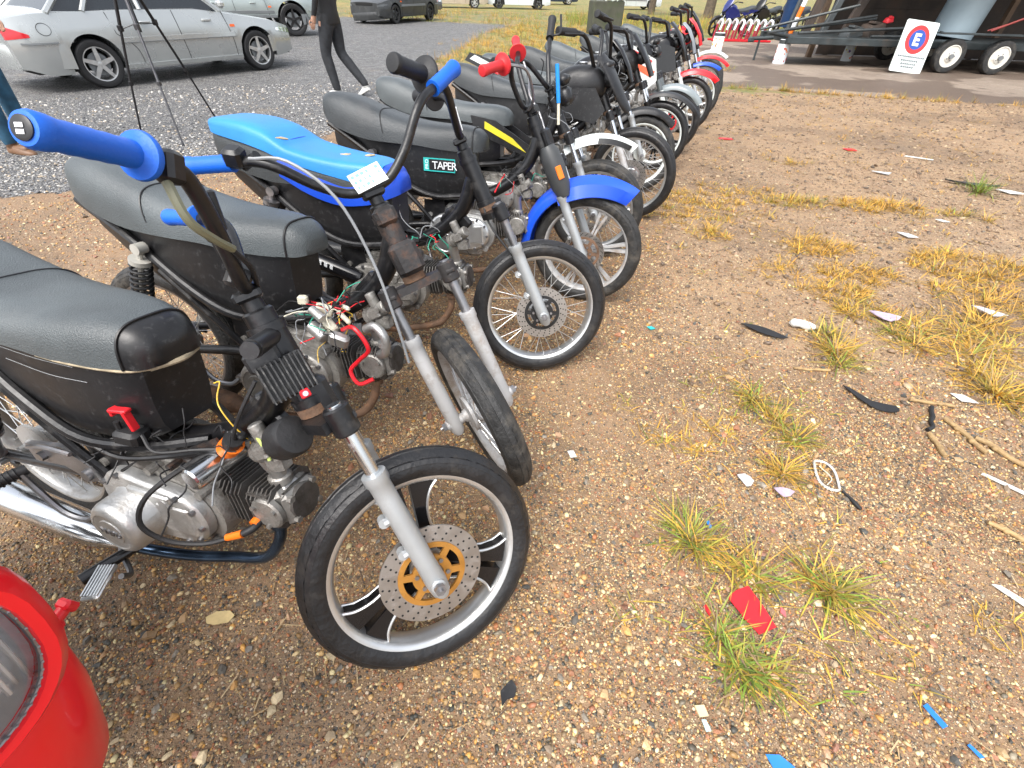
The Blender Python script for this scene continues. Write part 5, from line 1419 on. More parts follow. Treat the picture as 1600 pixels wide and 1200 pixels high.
# silver saloon: right hand side towards the camera
car("silver_saloon", "silver saloon car with five spoke wheels parked on grey gravel, side on behind the tripod", m_silver, -5.98, 7.72, 58, bump_m=m_silver, cab=(-.34, .30, 1.42, 2.05))
car("silver_pickup", "pale silver off-road vehicle with large black tyre parked beyond the silver saloon", m_silver2, -8.6, 14.55, 36, wb=2.7, w=.90, Rw=.37, sill=.42, belt=((-.86, .98), (-.3, 1.02), (1.8, 1.02), (2.4, 1.0), (3.0, .94), (3.5, .86)), roof=1.75, cab=(-.75, -.5, 1.4, 1.95), rim_m=m_black, suv=True, bump_m=m_trim)
car("damaged_car", "damaged dark car with broken front bumper facing the camera on the far gravel", m_darkp, -5.45, 25.1, 248, smash=True, rim_m=m_rub)
car("grey_hatchback", "dark grey hatchback parked on the far grass edge with gold centred wheels", m_greyp, -7.0, 27.4, 22, rim_m=m_gold, w=.87, cab=(-.75, -.45, 1.4, 2.2))
car("beige_car", "beige car with alloy wheels half hidden behind the grey hatchback", m_beigep, -3.4, 39.0, 190, rimst='star6')
car("white_car", "white car on the far grass, straight above the red handlebar grips", m_whitep, -1.6, 38.2, 8, wb=2.6, rim_m=m_black, Rw=.31)
car("white_van", "white estate car with grey wheel in the far right background beyond the concrete pillar", m_whitep, 6.9, 43.0, 10, Rw=.33, rim_m=m_trim)
car("dark_blue_car", "dark blue car far behind the grass strip left of the concrete pillar", mat("dark_blue_paint", (.02, .035, .07), .3, .2, .1, coat=.5), 1.2, 49, 5)

# ================================================================ PEOPLE
m_jeans = mat("dark_denim", (.022, .024, .028), .85, 0, .35, 20, .3, 200)
m_jeansb = mat("blue_denim", (.02, .075, .13), .85, 0, .3, 18, .3, 200)
m_jacket = mat("black_jacket", (.012, .013, .015), .6, 0, .3, 12, .3, 60)
m_skin = mat("skin", (.42, .24, .165), .5, 0, .08, 20)
m_hair = mat("dark_hair", (.012, .009, .007), .6, 0, .3, 60, .4, 200)
m_shoe_w = mat("white_trainer", (.55, .55, .53), .5, 0, .1, 20)
m_shoe_b = mat("brown_shoe", (.15, .078, .04), .5, 0, .15, 20)
def person(label, x, y, face, L, Rr_, arms, trouser, top, shoe, hips=(0, 0, .93), lean=.0):
    """L / Rr_: knee, ankle, toe of each leg; local +y is the way the person faces"""
    root = thing("person", label, "person", (x, y, 0), R(face))
    hp = V(hips); J = {}; E = []; Rd = {}
    def j(n, p, r, par=None):
        J[n] = V(p); Rd[n] = r
        if par: E.append((par, n))
    j('pel', hp, (.135, .105)); j('wai', hp + V(0, .01, .14), (.130, .095), 'pel'); j('che', hp + V(0, .02, .34), (.155, .11), 'wai'); j('sho', hp + V(0, .0, .50), (.12, .09), 'che'); j('nec', hp + V(0, .01, .58), (.058, .058), 'sho'); j('hd0', hp + V(0, .03, .66), (.070, .078), 'nec'); j('hd1', hp + V(0, .035, .75), (.078, .095), 'hd0'); j('hd2', hp + V(0, .03, .82), (.06, .072), 'hd1')
    for s_, (kn, an, to), sg in (('L', L, -1), ('R', Rr_, 1)):
        h0 = hp + V(sg * .095, 0, -.06); kn, an, to = V(kn), V(an), V(to)
        j('hip' + s_, h0, (.105, .105), 'pel'); j('thi' + s_, h0 * .5 + kn * .5, (.092, .092), 'hip' + s_); j('kne' + s_, kn, (.072, .072), 'thi' + s_); j('cal' + s_, kn * .62 + an * .38, (.070, .070), 'kne' + s_); j('ank' + s_, an, (.056, .056), 'cal' + s_)
        j('hee' + s_, an + V(0, 0, -.045), (.04, .035), 'ank' + s_); j('toe' + s_, to, (.035, .028), 'hee' + s_)
        el, wr = [V(q) for q in arms[s_]]
        j('shj' + s_, hp + V(sg * .19, 0, .47), (.062, .062), 'sho'); j('elb' + s_, el, (.045, .045), 'shj' + s_); j('wri' + s_, wr, (.031, .031), 'elb' + s_); d = unit(wr - el); j('plm' + s_, wr + d * .07, (.038, .020), 'wri' + s_)
    names = list(J); me = bpy.data.meshes.new("body")
    me.from_pydata([tuple(J[n]) for n in names], [(names.index(a), names.index(b)) for a, b in E], [])
    o = bpy.data.objects.new("body", me); C.objects.link(o)
    sk = o.modifiers.new("skin", 'SKIN'); sk.use_smooth_shade = True
    sd = me.skin_vertices[0].data
    for i, n in enumerate(names): sd[i].radius = Rd[n]
    sd[0].use_root = True
    ss = o.modifiers.new("sub", 'SUBSURF'); ss.levels = 2; ss.render_levels = 2
    dg = bpy.context.evaluated_depsgraph_get(); dg.update()
    m2 = bpy.data.meshes.new_from_object(o.evaluated_get(dg))
    o.modifiers.clear(); o.data = m2
    m2.materials.clear()
    for q in (trouser, top, m_skin, shoe): m2.materials.append(q)
    wr_ = [J['wriL'], J['wriR']]
    for p in m2.polygons:
        c = V(*p.center)
        if c[2] > hp[2] + .585: i = 2
        elif min(np.linalg.norm(c - (q + V(0, 0, -.06))) for q in wr_) < .085: i = 2
        elif c[2] > hp[2] - .10 and True: i = 1
        elif min(np.linalg.norm(c - J['elb' + q]) for q in 'LR') < .12 and abs(c[0] - hp[0]) > .17: i = 1
        elif c[2] < .085 or min(np.linalg.norm(c - J['toe' + q]) for q in 'LR') < .09 or min(np.linalg.norm(c - J['hee' + q]) for q in 'LR') < .055: i = 3
        else: i = 0
        if i == 0 and abs(c[0] - hp[0]) > .19 and c[2] > .72: i = 1
        p.material_index = i; p.use_smooth = True
    o.parent = root
    for s_, sg in (('L', -1), ('R', 1)):   # fingers rooted in the palm
        b = B(); plm, d = J['plm' + s_], unit(J['plm' + s_] - J['wri' + s_])
        for i in range(4):
            o_ = plm + V(0, -.026 + i * .017, 0); ln = (.06, .072, .076, .068)[3 - i]
            b.tube([o_, o_ + d * ln * .5 + V(-sg * .004, 0, 0), o_ + d * ln + V(-sg * .018, .004, 0)], [.009, .008, .006], 8, 3)
        b.tube([plm + V(0, .03, .03), plm + V(0, .05, .005), plm + V(-sg * .008, .052, -.025)], [.011, .009, .007], 8, 3)
        b.build("fingers", m_skin, root, 60)
    b = B(); rings = []
    for z, wx, wy in ((-.10, .158, .122), (-.09, .163, .126), (.02, .160, .118), (.18, .172, .125), (.34, .185, .132), (.46, .165, .115), (.53, .09, .08)):
        rings.append([hp + V(wx * math.copysign(abs(math.cos(a)) ** .8, math.cos(a)), .012 + wy * math.sin(a) + .004 * math.sin(5 * a + z * 30), z + .004 * math.sin(3 * a)) for a in np.linspace(0, 2 * PI, 29)[:-1]])
    b.rings(rings, True, False, True); b.build("jacket", top, root, 60)
    hc = (J['hd1'] + J['hd2']) / 2
    B().ell(hc + V(0, -.018, .025), (.088, .098, .085), None, 18, 10).build("hair", m_hair, root, 60)
    b = B(); b.ell(hc + V(0, .105, -.04), (.014, .018, .02)); b.build("nose", m_skin, root, 60)
    b = B()
    for sg in (-1, 1): b.ell(hc + V(sg * .032, .088, -.005), (.012, .008, .008))
    b.build("eyes", m_rub, root, 60)
    for s_ in 'LR':
        a, t = J['hee' + s_], J['toe' + s_]; d = unit(t - a); b = B(); up = V(0, 0, 1)
        st = [(-.055, .028, .045), (-.03, .040, .075), (.03, .040, .07), (.09, .046, .05), (.15, .044, .036), (.19, .030, .025), (.205, .01, .012)]
        sd_ = unit(np.cross(d, up)); u2 = np.cross(sd_, d)
        base = a - V(0, 0, .033)
        b.rings([[base + d * q + sd_ * (w_ * math.cos(an)) + u2 * (max(-.006, h_ * math.sin(an))) for an in np.linspace(0, 2 * PI, 17)[:-1]] for q, w_, h_ in st])
        b.build("shoe", shoe, root, 50)
    return root
person("person in black jacket and dark jeans walking across the grey gravel", -2.60, 7.72, 75,
       ((-.10, .09, .50), (-.09, .02, .09), (-.10, .16, .035)), ((.10, -.02, .50), (.11, -.33, .14), (.12, -.24, .05)), {'L': ((-.27, -.06, 1.14), (-.25, .06, .90)), 'R': ((.27, .02, 1.14), (.26, .12, .90))}, m_jeans, m_jacket, m_shoe_w)
person("person in blue jeans and brown shoes at the left edge behind the blue grip", -4.68, 4.60, -90,
       ((-.10, .02, .50), (-.11, -.02, .09), (-.14, .13, .035)), ((.10, .03, .50), (.11, .0, .09), (.13, .15, .035)), {'L': ((-.27, -.03, 1.14), (-.22, .16, .98)), 'R': ((.27, -.03, 1.14), (.22, .16, .98))}, m_jeansb, mat("grey_shirt", (.12, .13, .14), .8, 0, .2, 12, .2), m_shoe_b)

# ================================================================ TRIPOD
m_tri = mat("tripod_metal", (.018, .018, .02), .35, .4, .2, 20)
m_tri2 = mat("tripod_grey_tube", (.07, .07, .075), .35, .6, .2, 20)
tr = thing("tripod", "black camera tripod standing on the gravel in front of the silver saloon", "tripod", (-3.67, 5.42, 0))
apex = V(0, 0, 1.42)
for i, (fx, fy) in enumerate(((-4.01, 5.27), (-3.36, 4.90), (-3.64, 6.08))):
    f = V(fx + 3.67, fy - 5.42, 0); d = unit(f - apex); L = np.linalg.norm(f - apex); a0 = apex + V(d[0], d[1], 0) * .05
    b = B(); b.tube([a0, a0 + d * .55], .0155, 10); b.box(a0 + d * .55, (.04, .04, .05), None, .006)
    lg = b.build("leg", m_tri2 if i == 1 else m_tri, tr)
    b = B(); b.tube([a0 + d * .55, a0 + d * 1.0], .0125, 10); b.box(a0 + d * 1.0, (.032, .032, .04), None, .005); b.tube([a0 + d * 1.0, f + V(0, 0, .01)], .0095, 10); b.cyl(f, f + V(0, 0, .025), .016, .011)
    b.build("lower_leg", m_tri2 if i == 1 else m_tri, lg)
    b = B(); b.tube([a0 + d * .56, V(0, 0, .93)], .005, 6); b.build("brace", m_tri, tr)
b = B(); b.cyl((0, 0, .86), (0, 0, 1.5), .014); b.cyl((0, 0, 1.38), (0, 0, 1.46), .05); b.build("centre_column", m_tri, tr)
b = B(); b.box((0, 0, 1.55), (.09, .06, .08), None, .012); b.tube([(0, 0, 1.54), (.1, -.2, 1.46)], .008); b.build("pan_head", m_tri, tr)

# ================================================================ RIGHT BACKGROUND: sign, trailer, rack, bollards, junk
sg_ = thing("parking_sign", "white parking sign with red ringed blue disc and letter E, leaning against the trailer", "sign", (8.46, 12.26, 0))
sg_.rotation_euler = (R(-16), R(5), R(1))
b = B()
def rrect(hx, z0, z1, r, n=5):
    pts = []
    for cx, cz, a0 in ((hx - r, z1 - r, 0), (-hx + r, z1 - r, 90), (-hx + r, z0 + r, 180), (hx - r, z0 + r, 270)):
        for i in range(n + 1): a = R(a0 + 90 * i / n); pts.append((cx + r * math.cos(a), cz + r * math.sin(a)))
    return pts
b.prism(rrect(.365, .01, .93, .03), (0, 0, 0), (1, 0, 0), (0, 0, 1), .02); b.build("panel", mat("white_sign_panel", (.70, .76, .73), .35, 0, .03, 6), sg_)
def disc_(name, r, y, m, z=.60): 
    b = B(); b.cyl((0, y, z), (0, y - .003, z), r, seg=48); return b.build(name, m, sg_)
disc_("red_ring", .255, -.010, mat("sign_red", (.62, .03, .03), .35, 0, .04)); disc_("blue_disc", .175, -.0135, mat("sign_blue", (.02, .07, .33), .35, 0, .04))
b = B(); b.m = 0
for c_, s_ in (((-.055, -.0185, .60), (.05, .003, .22)), ((.01, -.0185, .685), (.10, .0034, .05)), ((.005, -.0185, .60), (.09, .0034, .045)), ((.01, -.0185, .515), (.10, .0034, .05))): b.box(c_, s_)
b.build("letter_e", m_label, sg_)
b = B(); rg = random.Random(2); m_ink = mat("faded_sign_ink", (.10, .12, .13), .5)
x_ = -.29
while x_ < .29:
    w_ = rg.uniform(.022, .034); b.box((x_ + w_ / 2, -.0115, .295), (w_, .003, .035)); x_ += w_ + .010
b.build("small_print", m_ink, sg_)
for z_, n_ in ((.225, .19), (.165, .17), (.11, .14)):
    x_ = -n_; b = B()
    while x_ < n_: w_ = rg.uniform(.025, .045); b.box((x_ + w_ / 2, -.0115, z_), (w_, .003, .036)); x_ += w_ + .012
    b.build("small_print", m_ink, sg_)


m_tmet = mat("trailer_grey_metal", (.045, .055, .058), .5, .4, .3, 4, .2, dirt=(.14, .09, .06), damt=.1, dscale=3)
m_wrim = mat("white_wheel_rim", (.62, .60, .54), .4, 0, .1, 10, dirt=(.3, .22, .14), damt=.1, dscale=8)
tl = thing("flatbed_trailer", "long dark flatbed trailer with two white wheels at the edge of the concrete", "trailer", (5.4, 13.0, 0), R(-2))
b = B(); b.box((4.5, .0, .47), (7.8, .08, .13), None, .01); b.box((4.5, 1.7, .47), (7.8, .08, .13), None, .01)
for i in range(8): b.box((.7 + i * 1.04, .85, .45), (.07, 1.62, .08))
b.box((4.5, .85, .525), (7.7, 1.75, .03)); b.build("deck", m_tmet, tl)
b = B(); b.tube([(.6, .85, .45), (.1, .85, .42)], .04); b.box((.1, .85, .40), (.14, .1, .1), None, .02); b.tube([(.3, .85, .45), (.3, .85, .0)], .025); b.build("drawbar", m_tmet, tl)
for xw in (4.03, 5.08):
    for yw in (-.35, 1.95):
        b = B(); pr = [(.31, .06), (.31, -.06), (.295, -.085), (.25, -.095), (.20, -.085), (.19, -.06), (.19, .06), (.20, .085), (.25, .095), (.295, .085)]
        b.ring(pr, (xw, yw, .31), (0, 1, 0), 40); wl = b.build("wheel", m_tyred, tl, 35)
        b = B(); b.lathe([(.205, -.01), (.205, .0), (.19, .004), (.17, -.02), (.12, -.02), (.10, .006), (.07, .01), (.0, .01)], (xw, yw - .085, .31), (0, -1, 0), 36)
        b.build("wheel_rim", m_wrim, wl); b = B()
        b.cyl((xw, yw - .09, .31), (xw, yw - .14, .31), .045)
        for i in range(5): a = 2 * PI * i / 5; b.cyl((xw + .075 * math.cos(a), yw - .09, .31 + .075 * math.sin(a)), (xw + .075 * math.cos(a), yw - .105, .31 + .075 * math.sin(a)), .012, seg=6)
        b.build("hub", m_trim, wl)
b = B(); b.tube([(3.6, -.35, .72), (3.7, -.35, .70), (5.4, -.35, .70), (5.55, -.35, .6)], .02); b.box((4.55, -.35, .70), (1.9, .26, .02)); b.build("mudguard", m_tmet, tl)
# things lying on and beside the trailer
m_gal = mat("galvanised_steel", (.075, .083, .085), .45, .5, .2, 5, .1, dirt=(.12, .09, .07), damt=.1, dscale=6)
m_wood = mat("weathered_wood", (.13, .085, .055), .8, 0, .35, 4, .4, 40)
m_brown = mat("rusty_sheet", (.055, .042, .034), .7, .2, .4, 3, .3, 30, dirt=(.085, .045, .028), damt=.2, dscale=3)
pl_ = [((5.6, 13.2, .58), (8.2, 13.7, .92), "grey pipe sloping up to the right on the trailer deck"), ((5.8, 13.5, .58), (8.4, 14.0, .86), "second grey pipe lying behind the sloping pipe on the trailer"), ((6.2, 13.0, .60), (8.9, 13.3, .74), "low grey pipe along the front edge of the trailer deck"), ((5.7, 13.9, .6), (7.6, 13.5, 1.1), "steep grey pipe crossing the other pipes on the trailer"), ((7.9, 13.1, .57), (9.0, 13.2, .59), "short pipe lying flat near the parking sign")]
for p, q, lab in pl_:
    o = B().tube([V(p), V(q)], .028, 12).build("steel_pipe", m_gal); tag(o, lab, "pipe", "pipes on the trailer")
for i, (xx, lab) in enumerate(((6.55, "leftmost grey post leaning on the trailer load, beside the orange striped pole"), (7.0, "wide grey post leaning second from the orange striped pole"), (7.45, "narrow dark post leaning third from the orange striped pole"), (8.0, "stained post leaning just left of the red scrap on the trailer"))):
    b = B(); b.box((xx, 14.1, 1.2), (.14 + .05 * (i % 2), .10, 1.5), euler(R(-8), R(12 + 3 * i), 0), .01)
    tag(b.build("leaning_post", m_gal if i % 2 == 0 else m_brown), lab, "post", "posts leaning on the trailer")
for c_, s_, m_, nm, lab, cat_ in (((8.1, 13.5, .66), (.5, .35, .25), m_brown, "scrap_box", "rusty brown scrap box on the trailer deck left of the sign", "box"), ((8.45, 13.6, .85), (.2, .14, .10), m_redplas, "red_scrap", "bright red plastic scrap on top of the trailer load", "scrap"), ((7.6, 13.4, .62), (.45, .3, .18), m_gal, "metal_bracket", "grey metal bracket box on the middle of the trailer deck", "bracket")):
    b = B(); b.box(c_, s_, euler(R(6), R(-8), R(20)), .02, .85); b.box(V(c_) + V(.02, -.02, s_[2] * .5), (s_[0] * .6, s_[1] * .5, .05), euler(0, R(10), R(25)), .01); tag(b.build(nm, m_), lab, cat_)
b = B(); b.lathe([(.40, 0), (.44, .01), (.44, .9), (.447, .92), (.44, .94), (.44, 1.5), (.36, 1.58), (.0, 1.6)], (10.1, 13.7, .56), unit(V(.10, 0, 1)), 36)
tag(b.build("metal_tank", mat("pale_blue_grey_tank", (.26, .33, .37), .4, .2, .12, 2)), "pale blue grey metal tank standing upright behind the trailer wheels", "tank")
b = B()
for i in range(9): b.box((12.4, 15.6 + .004 * (i % 2), .14 + i * .25), (8.6, .05, .25), None, .003)
for i in range(5): b.box((8.4 + i * 2, 15.68, 1.15), (.1, .1, 2.3))
sh_ = thing("shed", "dark open shed of rusty brown boards behind the trailer, with an added shade roof", "shed", (0, 0, 0)); b.build("board_wall", m_brown, sh_)
b = B(); b.box((12.2, 14.6, 2.45), (9.6, 4.6, .06), euler(R(-4), 0, 0)); b.box((12.2, 12.35, 2.25), (9.6, .08, .16)); b.build("roof", m_brown, sh_)  # unseen roof with its posts, added to shade the wall and trailer load
for xx in (7.6, 12.2, 16.8): B().box((xx, 14.95, 1.15), (.12, .12, 2.3)).build("shade_roof_post", m_wood, sh_)
b = B()
for i in range(12): b.box((13 + .9 * i, 12.5 + 1.0 * math.sin(i * 2.1), .35 + .22 * math.sin(i * 1.3)), (.9, .5, .5), euler(R(17 * i), R(31 * i), R(23 * i)), .03)
tag(b.build("scrap_heap", m_under if False else m_brown), "dark scrap heap at the right edge beyond the white trailer wheels", "scrap heap", kind=None)
b = B(); b.tube([(10.2, 12.7, .75), (11.4, 12.0, 1.5)], .02); b.tube([(10.2, 12.8, .75), (11.6, 12.1, 1.42)], .015); tag(b.build("red_bar", mat('dull_red_bar', (.22, .03, .025), .5)), "thin dull red bar slanting up above the rear trailer wheel", "bar")
# orange white pole and blue drum
po = thing("striped_pole", "orange and white striped pole leaning beside a blue drum", "pole", (6.35, 13.9, 0)); po.rotation_euler = (0, R(9), 0)
b = B()
for i in range(6): b.m = i % 2; b.cyl((0, 0, .45 + i * .2), (0, 0, .65 + i * .2), .05, .05, seg=14)
b.cyl((0, 0, 0), (0, 0, .45), .03)
b.build("pole_shaft", [m_orange, m_label], po)
b = B(); b.lathe([(.0, 0), (.2, .0), (.21, .02), (.20, .3), (.21, .32), (.20, .6), (.21, .62), (.20, .85), (.0, .86)], (6.85, 15.1, .6), (0, 0, 1), 24); tag(b.build("blue_drum", mat("blue_drum_plastic", (.015, .05, .14), .4)), "blue plastic drum behind the orange striped pole", "drum")
# red and white hooped bike rack
rk = thing("bike_rack", "red bike rack with eight white topped hoops on the far side of the concrete", "bike rack", (6.39, 18.9, 0), R(3))
b = B(); b.box((.85, 0, .03), (2.0, .08, .05), None, .01); b.box((.85, .35, .03), (2.0, .08, .05), None, .01); b.build("rack_base", m_redplas, rk)
m_rackred = mat("rack_red_paint", (.32, .015, .04), .45, 0, .1)
for i in range(8):
    xx = .02 + i * .238
    b = B(); b.tube([(xx, 0, .05), (xx + .02, .0, .30)], .034, 8); b.m = 1; b.tube([(xx + .02, 0, .30), (xx + .07, .02, .50), (xx + .07, .2, .56), (xx + .05, .34, .45)], .034, 8, 3); b.m = 0; b.tube([(xx + .05, .34, .45), (xx, .35, .05)], .034, 8)
    b.build("hoop", [m_rackred, m_label], rk)
# painted bollards
def bollard(x, y, lab, spots, h=.46, r=.14, tilt=0):
    t = thing("painted_bollard", lab, "bollard", (x, y, 0), 0, "painted bollards along the concrete"); t.rotation_euler = (0, R(tilt), 0)
    b = B(); b.lathe([(.0, 0), (r, 0), (r * .98, .02), (r * .94, h * .8), (r * .9, h * .82), (r * .9, h * .97), (r * .8, h), (.0, h)], (0, 0, 0), (0, 0, 1), 28); c = b.build("post_body", m_label, t)
    b = B(); b.cyl((0, 0, h * .82), (0, 0, h * .985), r * .915, seg=28); b.build("grey_cap", m_gal, t)
    rg = random.Random(int(x * 10)); b = B()
    for i in range(30):
        a = rg.uniform(0, 2 * PI); z = rg.uniform(.05, h * .75); rr = r * (1 - .06 * z / (h * .8)); b.m = rg.randrange(len(spots))
        n = V(math.cos(a), math.sin(a), 0); b.cyl(V(0, 0, z) + n * (rr - .002), V(0, 0, z) + n * (rr + .003), rg.uniform(.012, .022), seg=8)
    b.build("paint_spots", spots, t)
bollard(6.13, 13.33, "white bollard painted with red spots, nearest on the concrete", [m_redgrip, m_redgrip, m_orange])
bollard(8.25, 14.3, "small white bollard with yellow and violet paint beside the trailer", [m_orange, m_yel, mat("violet_paint", (.12, .07, .25), .5)], .40, .12)
bollard(5.35, 15.6, "white bollard with a yellow patch at the far end of the motorcycle row", [m_yel, m_orange], .42, .15)
# concrete pillar
b = B(); m_conc = mat("mossy_concrete", (.06, .062, .045), .85, 0, .25, 5, .4, 40, dirt=(.05, .065, .03), damt=.3, dscale=4)
b.box((2.82, 20.2, .46), (1.05, .75, .92), euler(0, 0, R(8)), .03)
tag(b.build("concrete_block", m_conc), "square mossy grey concrete block standing in the grass behind the motorcycle row", "concrete block")
b = B(); rg = random.Random(4)
for i in range(26): b.box((2.82 + rg.uniform(-.45, .45), 20.1 + rg.uniform(-.3, .3), .93 + rg.uniform(0, .12)), (rg.uniform(.05, .2), rg.uniform(.05, .15), rg.uniform(.02, .08)), euler(rg.random(), rg.random(), rg.random() * 3), .008)
tag(b.build("white_rubble", m_white), "pile of white rubble on top of the mossy concrete block", "rubble")
# blue and dark motorcycles standing beyond the rack
def far_bike(x, y, head, lab, paint):
    k = Bike(x, y, head, 6, 12, lab, "motorcycles parked beyond the bike rack")
    add_seat(k, m_seat2, piping=False); add_frame(k); add_engine(k, m_engine, m_alu, cyl=False); add_swing(k, 'spoke', m_tyre); add_wheel(k, "front_wheel", AX, True, 'star5', m_black, m_tyre); add_fork(k, m_slider_d); add_stem(k); add_bars(k, grip=m_rub, flange=False); tank(k, paint)
    add_fender(k, m_blackp, a0=20, a1=150)
    side_poly(k, [(.45, .60), (.95, .50), (1.06, .68), (.98, .84), (.62, .80)], .14, paint, "side_fairing", .03); side_poly(k, [(-.2, .78), (.3, .62), (.45, .70), (.1, .80)], .12, paint, "tail_panel", .02); mask(k, paint, [(.46, .06, .06), (.58, .13, .07), (.74, .15, .05), (.90, .08, .0)], .1, lamp=.66)
m_navy = mat("navy_blue_paint", (.010, .018, .13), .25, 0, .1, coat=.6)
far_bike(6.9, 20.9, 190, "navy blue motorcycle with black wheels standing left of the red bike rack", m_navy)
far_bike(8.2, 21.3, 205, "dark motorcycle standing behind the middle of the red bike rack", m_blackg)
far_bike(9.4, 21.8, 200, "blue black motorcycle standing at the right end behind the bike rack", mat("faded_blue_black", (.02, .03, .06), .35))
# trees at the back
def tree(x, y, h, lab, cr, seed, rad=.24):
    t = thing("tree", lab, "tree", (x, y, 0), 0, "trees at the back of the yard"); rg = random.Random(seed); rn = np.random.default_rng(seed)
    b = B(); b.tube([V(0, 0, 0), V(.05, .02, h * .25), V(-.05, .05, h * .5), V(.1, 0, h * .8)], [rad * 1.25, rad, rad * .8, rad * .3], 14, 4)
    tips = []
    for i in range(9):
        a = rg.uniform(0, 2 * PI); z = h * rg.uniform(.38, .75); e = V(math.cos(a) * cr * .7, math.sin(a) * cr * .7, z + rg.uniform(.3, 1.2)); b.tube([V(0, .02, z), e * .5 + V(0, 0, z * .5 + .2), e], [rad * .45, rad * .25, rad * .08], 8, 3); tips.append(e)
    tips += [V(0, 0, h)]
    b.build("trunk", mat("bark", (.11, .085, .06), .9, 0, .35, 8, .8, 30), t)
    n = 9000; ctr = np.array([tips[i] for i in rn.integers(0, len(tips), n)]) + rn.normal(0, cr * .30, (n, 3)) * V(1, 1, .75)
    u = rn.normal(0, 1, (n, 3)); u /= np.linalg.norm(u, axis=1)[:, None]; w_ = np.cross(u, rn.normal(0, 1, (n, 3))); w_ /= np.linalg.norm(w_, axis=1)[:, None]; s_ = rn.uniform(.05, .11, (n, 1))
    v = np.stack([ctr + u * s_, ctr + w_ * s_ * .5, ctr - u * s_, ctr - w_ * s_ * .5], 1).reshape(-1, 3)
    c = np.repeat(V(.07, .13, .03) * rn.uniform(.5, 1.5, (n, 1)) + V(.03, .02, 0) * rn.random((n, 1)), 4, 0)
    o = fast_mesh("crown", v, np.arange(4 * n).reshape(-1, 4), [m_blade], c); o.parent = t
tree(10.84, 34.5, 7.5, "tree with thick trunk rising behind the far end of the motorcycle row", 2.2, 11)
tree(16.5, 33, 8, "tree standing behind the board wall at the right", 2.6, 12, .3)
tree(7.9, 36.5, 6.5, "slimmer tree left of the thick trunked tree behind the row", 1.8, 13, .17)
bush = []
for q in range(420):
    x, y = random.uniform(2, 12), random.uniform(24, 31); bush.append((x, y, .3, 26, random.uniform(.2, .5), random.choice((.7, 1.0, 1.1, .3)), .5))
tag(blade_mesh("tall_grass", bush), kind="stuff")
# ================================================================ LITTER
def flat(name, lab, cat_, pts, m, th=.003, z=.004, curl=0.0, n=0, bend=0.0):
    """a scrap with its own outline, slightly curled, lying on the ground"""
    p = [V(*q) for q in pts]
    if n: p = spline(p + [p[0]], n)[:-1]
    c = np.mean(p, 0); R_ = max(np.linalg.norm(q - c) for q in p)
    b = B(); lv = []
    for dz in (0, th):
        for sc in (1.0,): pass
    def zz(q): d = (q - c) / R_; return z + curl * (d[0] ** 2 + .4 * d[1] * d[0]) + bend * d[1]
    lo, hi, mid = [], [], []
    rings = []
    for sc in (.02, .35, .7, 1.0): rings.append([V(*(c + (q - c) * sc), zz(c + (q - c) * sc) + th) for q in p])
    rings += [[V(*(c + (q - c) * sc), zz(c + (q - c) * sc)) for q in p] for sc in (1.0, .5, .02)]
    b.rings(rings)
    return tag(b.build(name, m, None, 50), lab, cat_)
m_paper = mat("white_scrap", (.58, .59, .57), .6, 0, .12, 30, .4, 60, dirt=(.28, .20, .13), damt=.05, dscale=45)
m_bluesc = mat("blue_scrap", (.02, .18, .58), .4, 0, .08)
m_lilac = mat("lilac_plastic_film", (.42, .34, .44), .3, 0, .2, 40)
m_clear = mat("crumpled_clear_film", (.55, .55, .56), .2, 0, .25, 60, .6, 60)
m_tealsc = mat("teal_scrap", (.02, .40, .42), .4)
flat("red_plastic_scrap", "bright red rectangular plastic scrap lying among grass tufts in the foreground", "plastic scrap", [(.626, .569), (.66, .59), (.696, .602), (.720, .545), (.735, .494), (.684, .476), (.655, .515), (.650, .528)], m_redplas, .003, .012, .006, 0, .006)
flat("small_red_chip", "small pink red chip between the red scrap and the right grass tuft", "plastic chip", [(.765, .535), (.772, .551), (.780, .54), (.775, .522)], mat("pinkish_red_chip", (.6, .12, .13), .45), .002, .008)
flat("small_red_chip", "narrow red chip left of the red plastic scrap", "plastic chip", [(.553, .545), (.565, .552), (.572, .53), (.563, .52)], m_redplas, .002, .008)
flat("rubber_strip", "curved black rubber strip nearest the crushed white cup", "rubber strip", [(1.165, 1.966), (1.20, 1.972), (1.26, 1.955), (1.31, 1.91), (1.355, 1.85), (1.30, 1.86), (1.23, 1.905)], m_rub, .004, .012, .012, 2)
flat("rubber_strip", "wavy black rubber strip lying on bare soil left of the straw coloured sticks", "rubber strip", [(1.452, 1.512), (1.48, 1.49), (1.515, 1.425), (1.56, 1.40), (1.605, 1.385), (1.60, 1.355), (1.545, 1.355), (1.50, 1.385), (1.465, 1.46)], m_rub, .004, .008, .012, 2)
b = B()
o = V(1.478, 1.972, .022); d = unit(V(.95, -.35, 0))
b.tube([o - d * .055, o - d * .04, o - d * .01 + V(0, 0, .004), o + d * .02, o + d * .045 + V(0, 0, -.004), o + d * .06], [.012, .022, .019, .023, .020, .014], 12)
b.v = [tuple(V(q) + V(random.uniform(-.003, .003), random.uniform(-.003, .003), random.uniform(-.002, .003))) for q in b.v]
tag(b.build("crushed_cup", m_paper, None, 40), "crushed white plastic cup lying beside the black rubber strip", "cup")
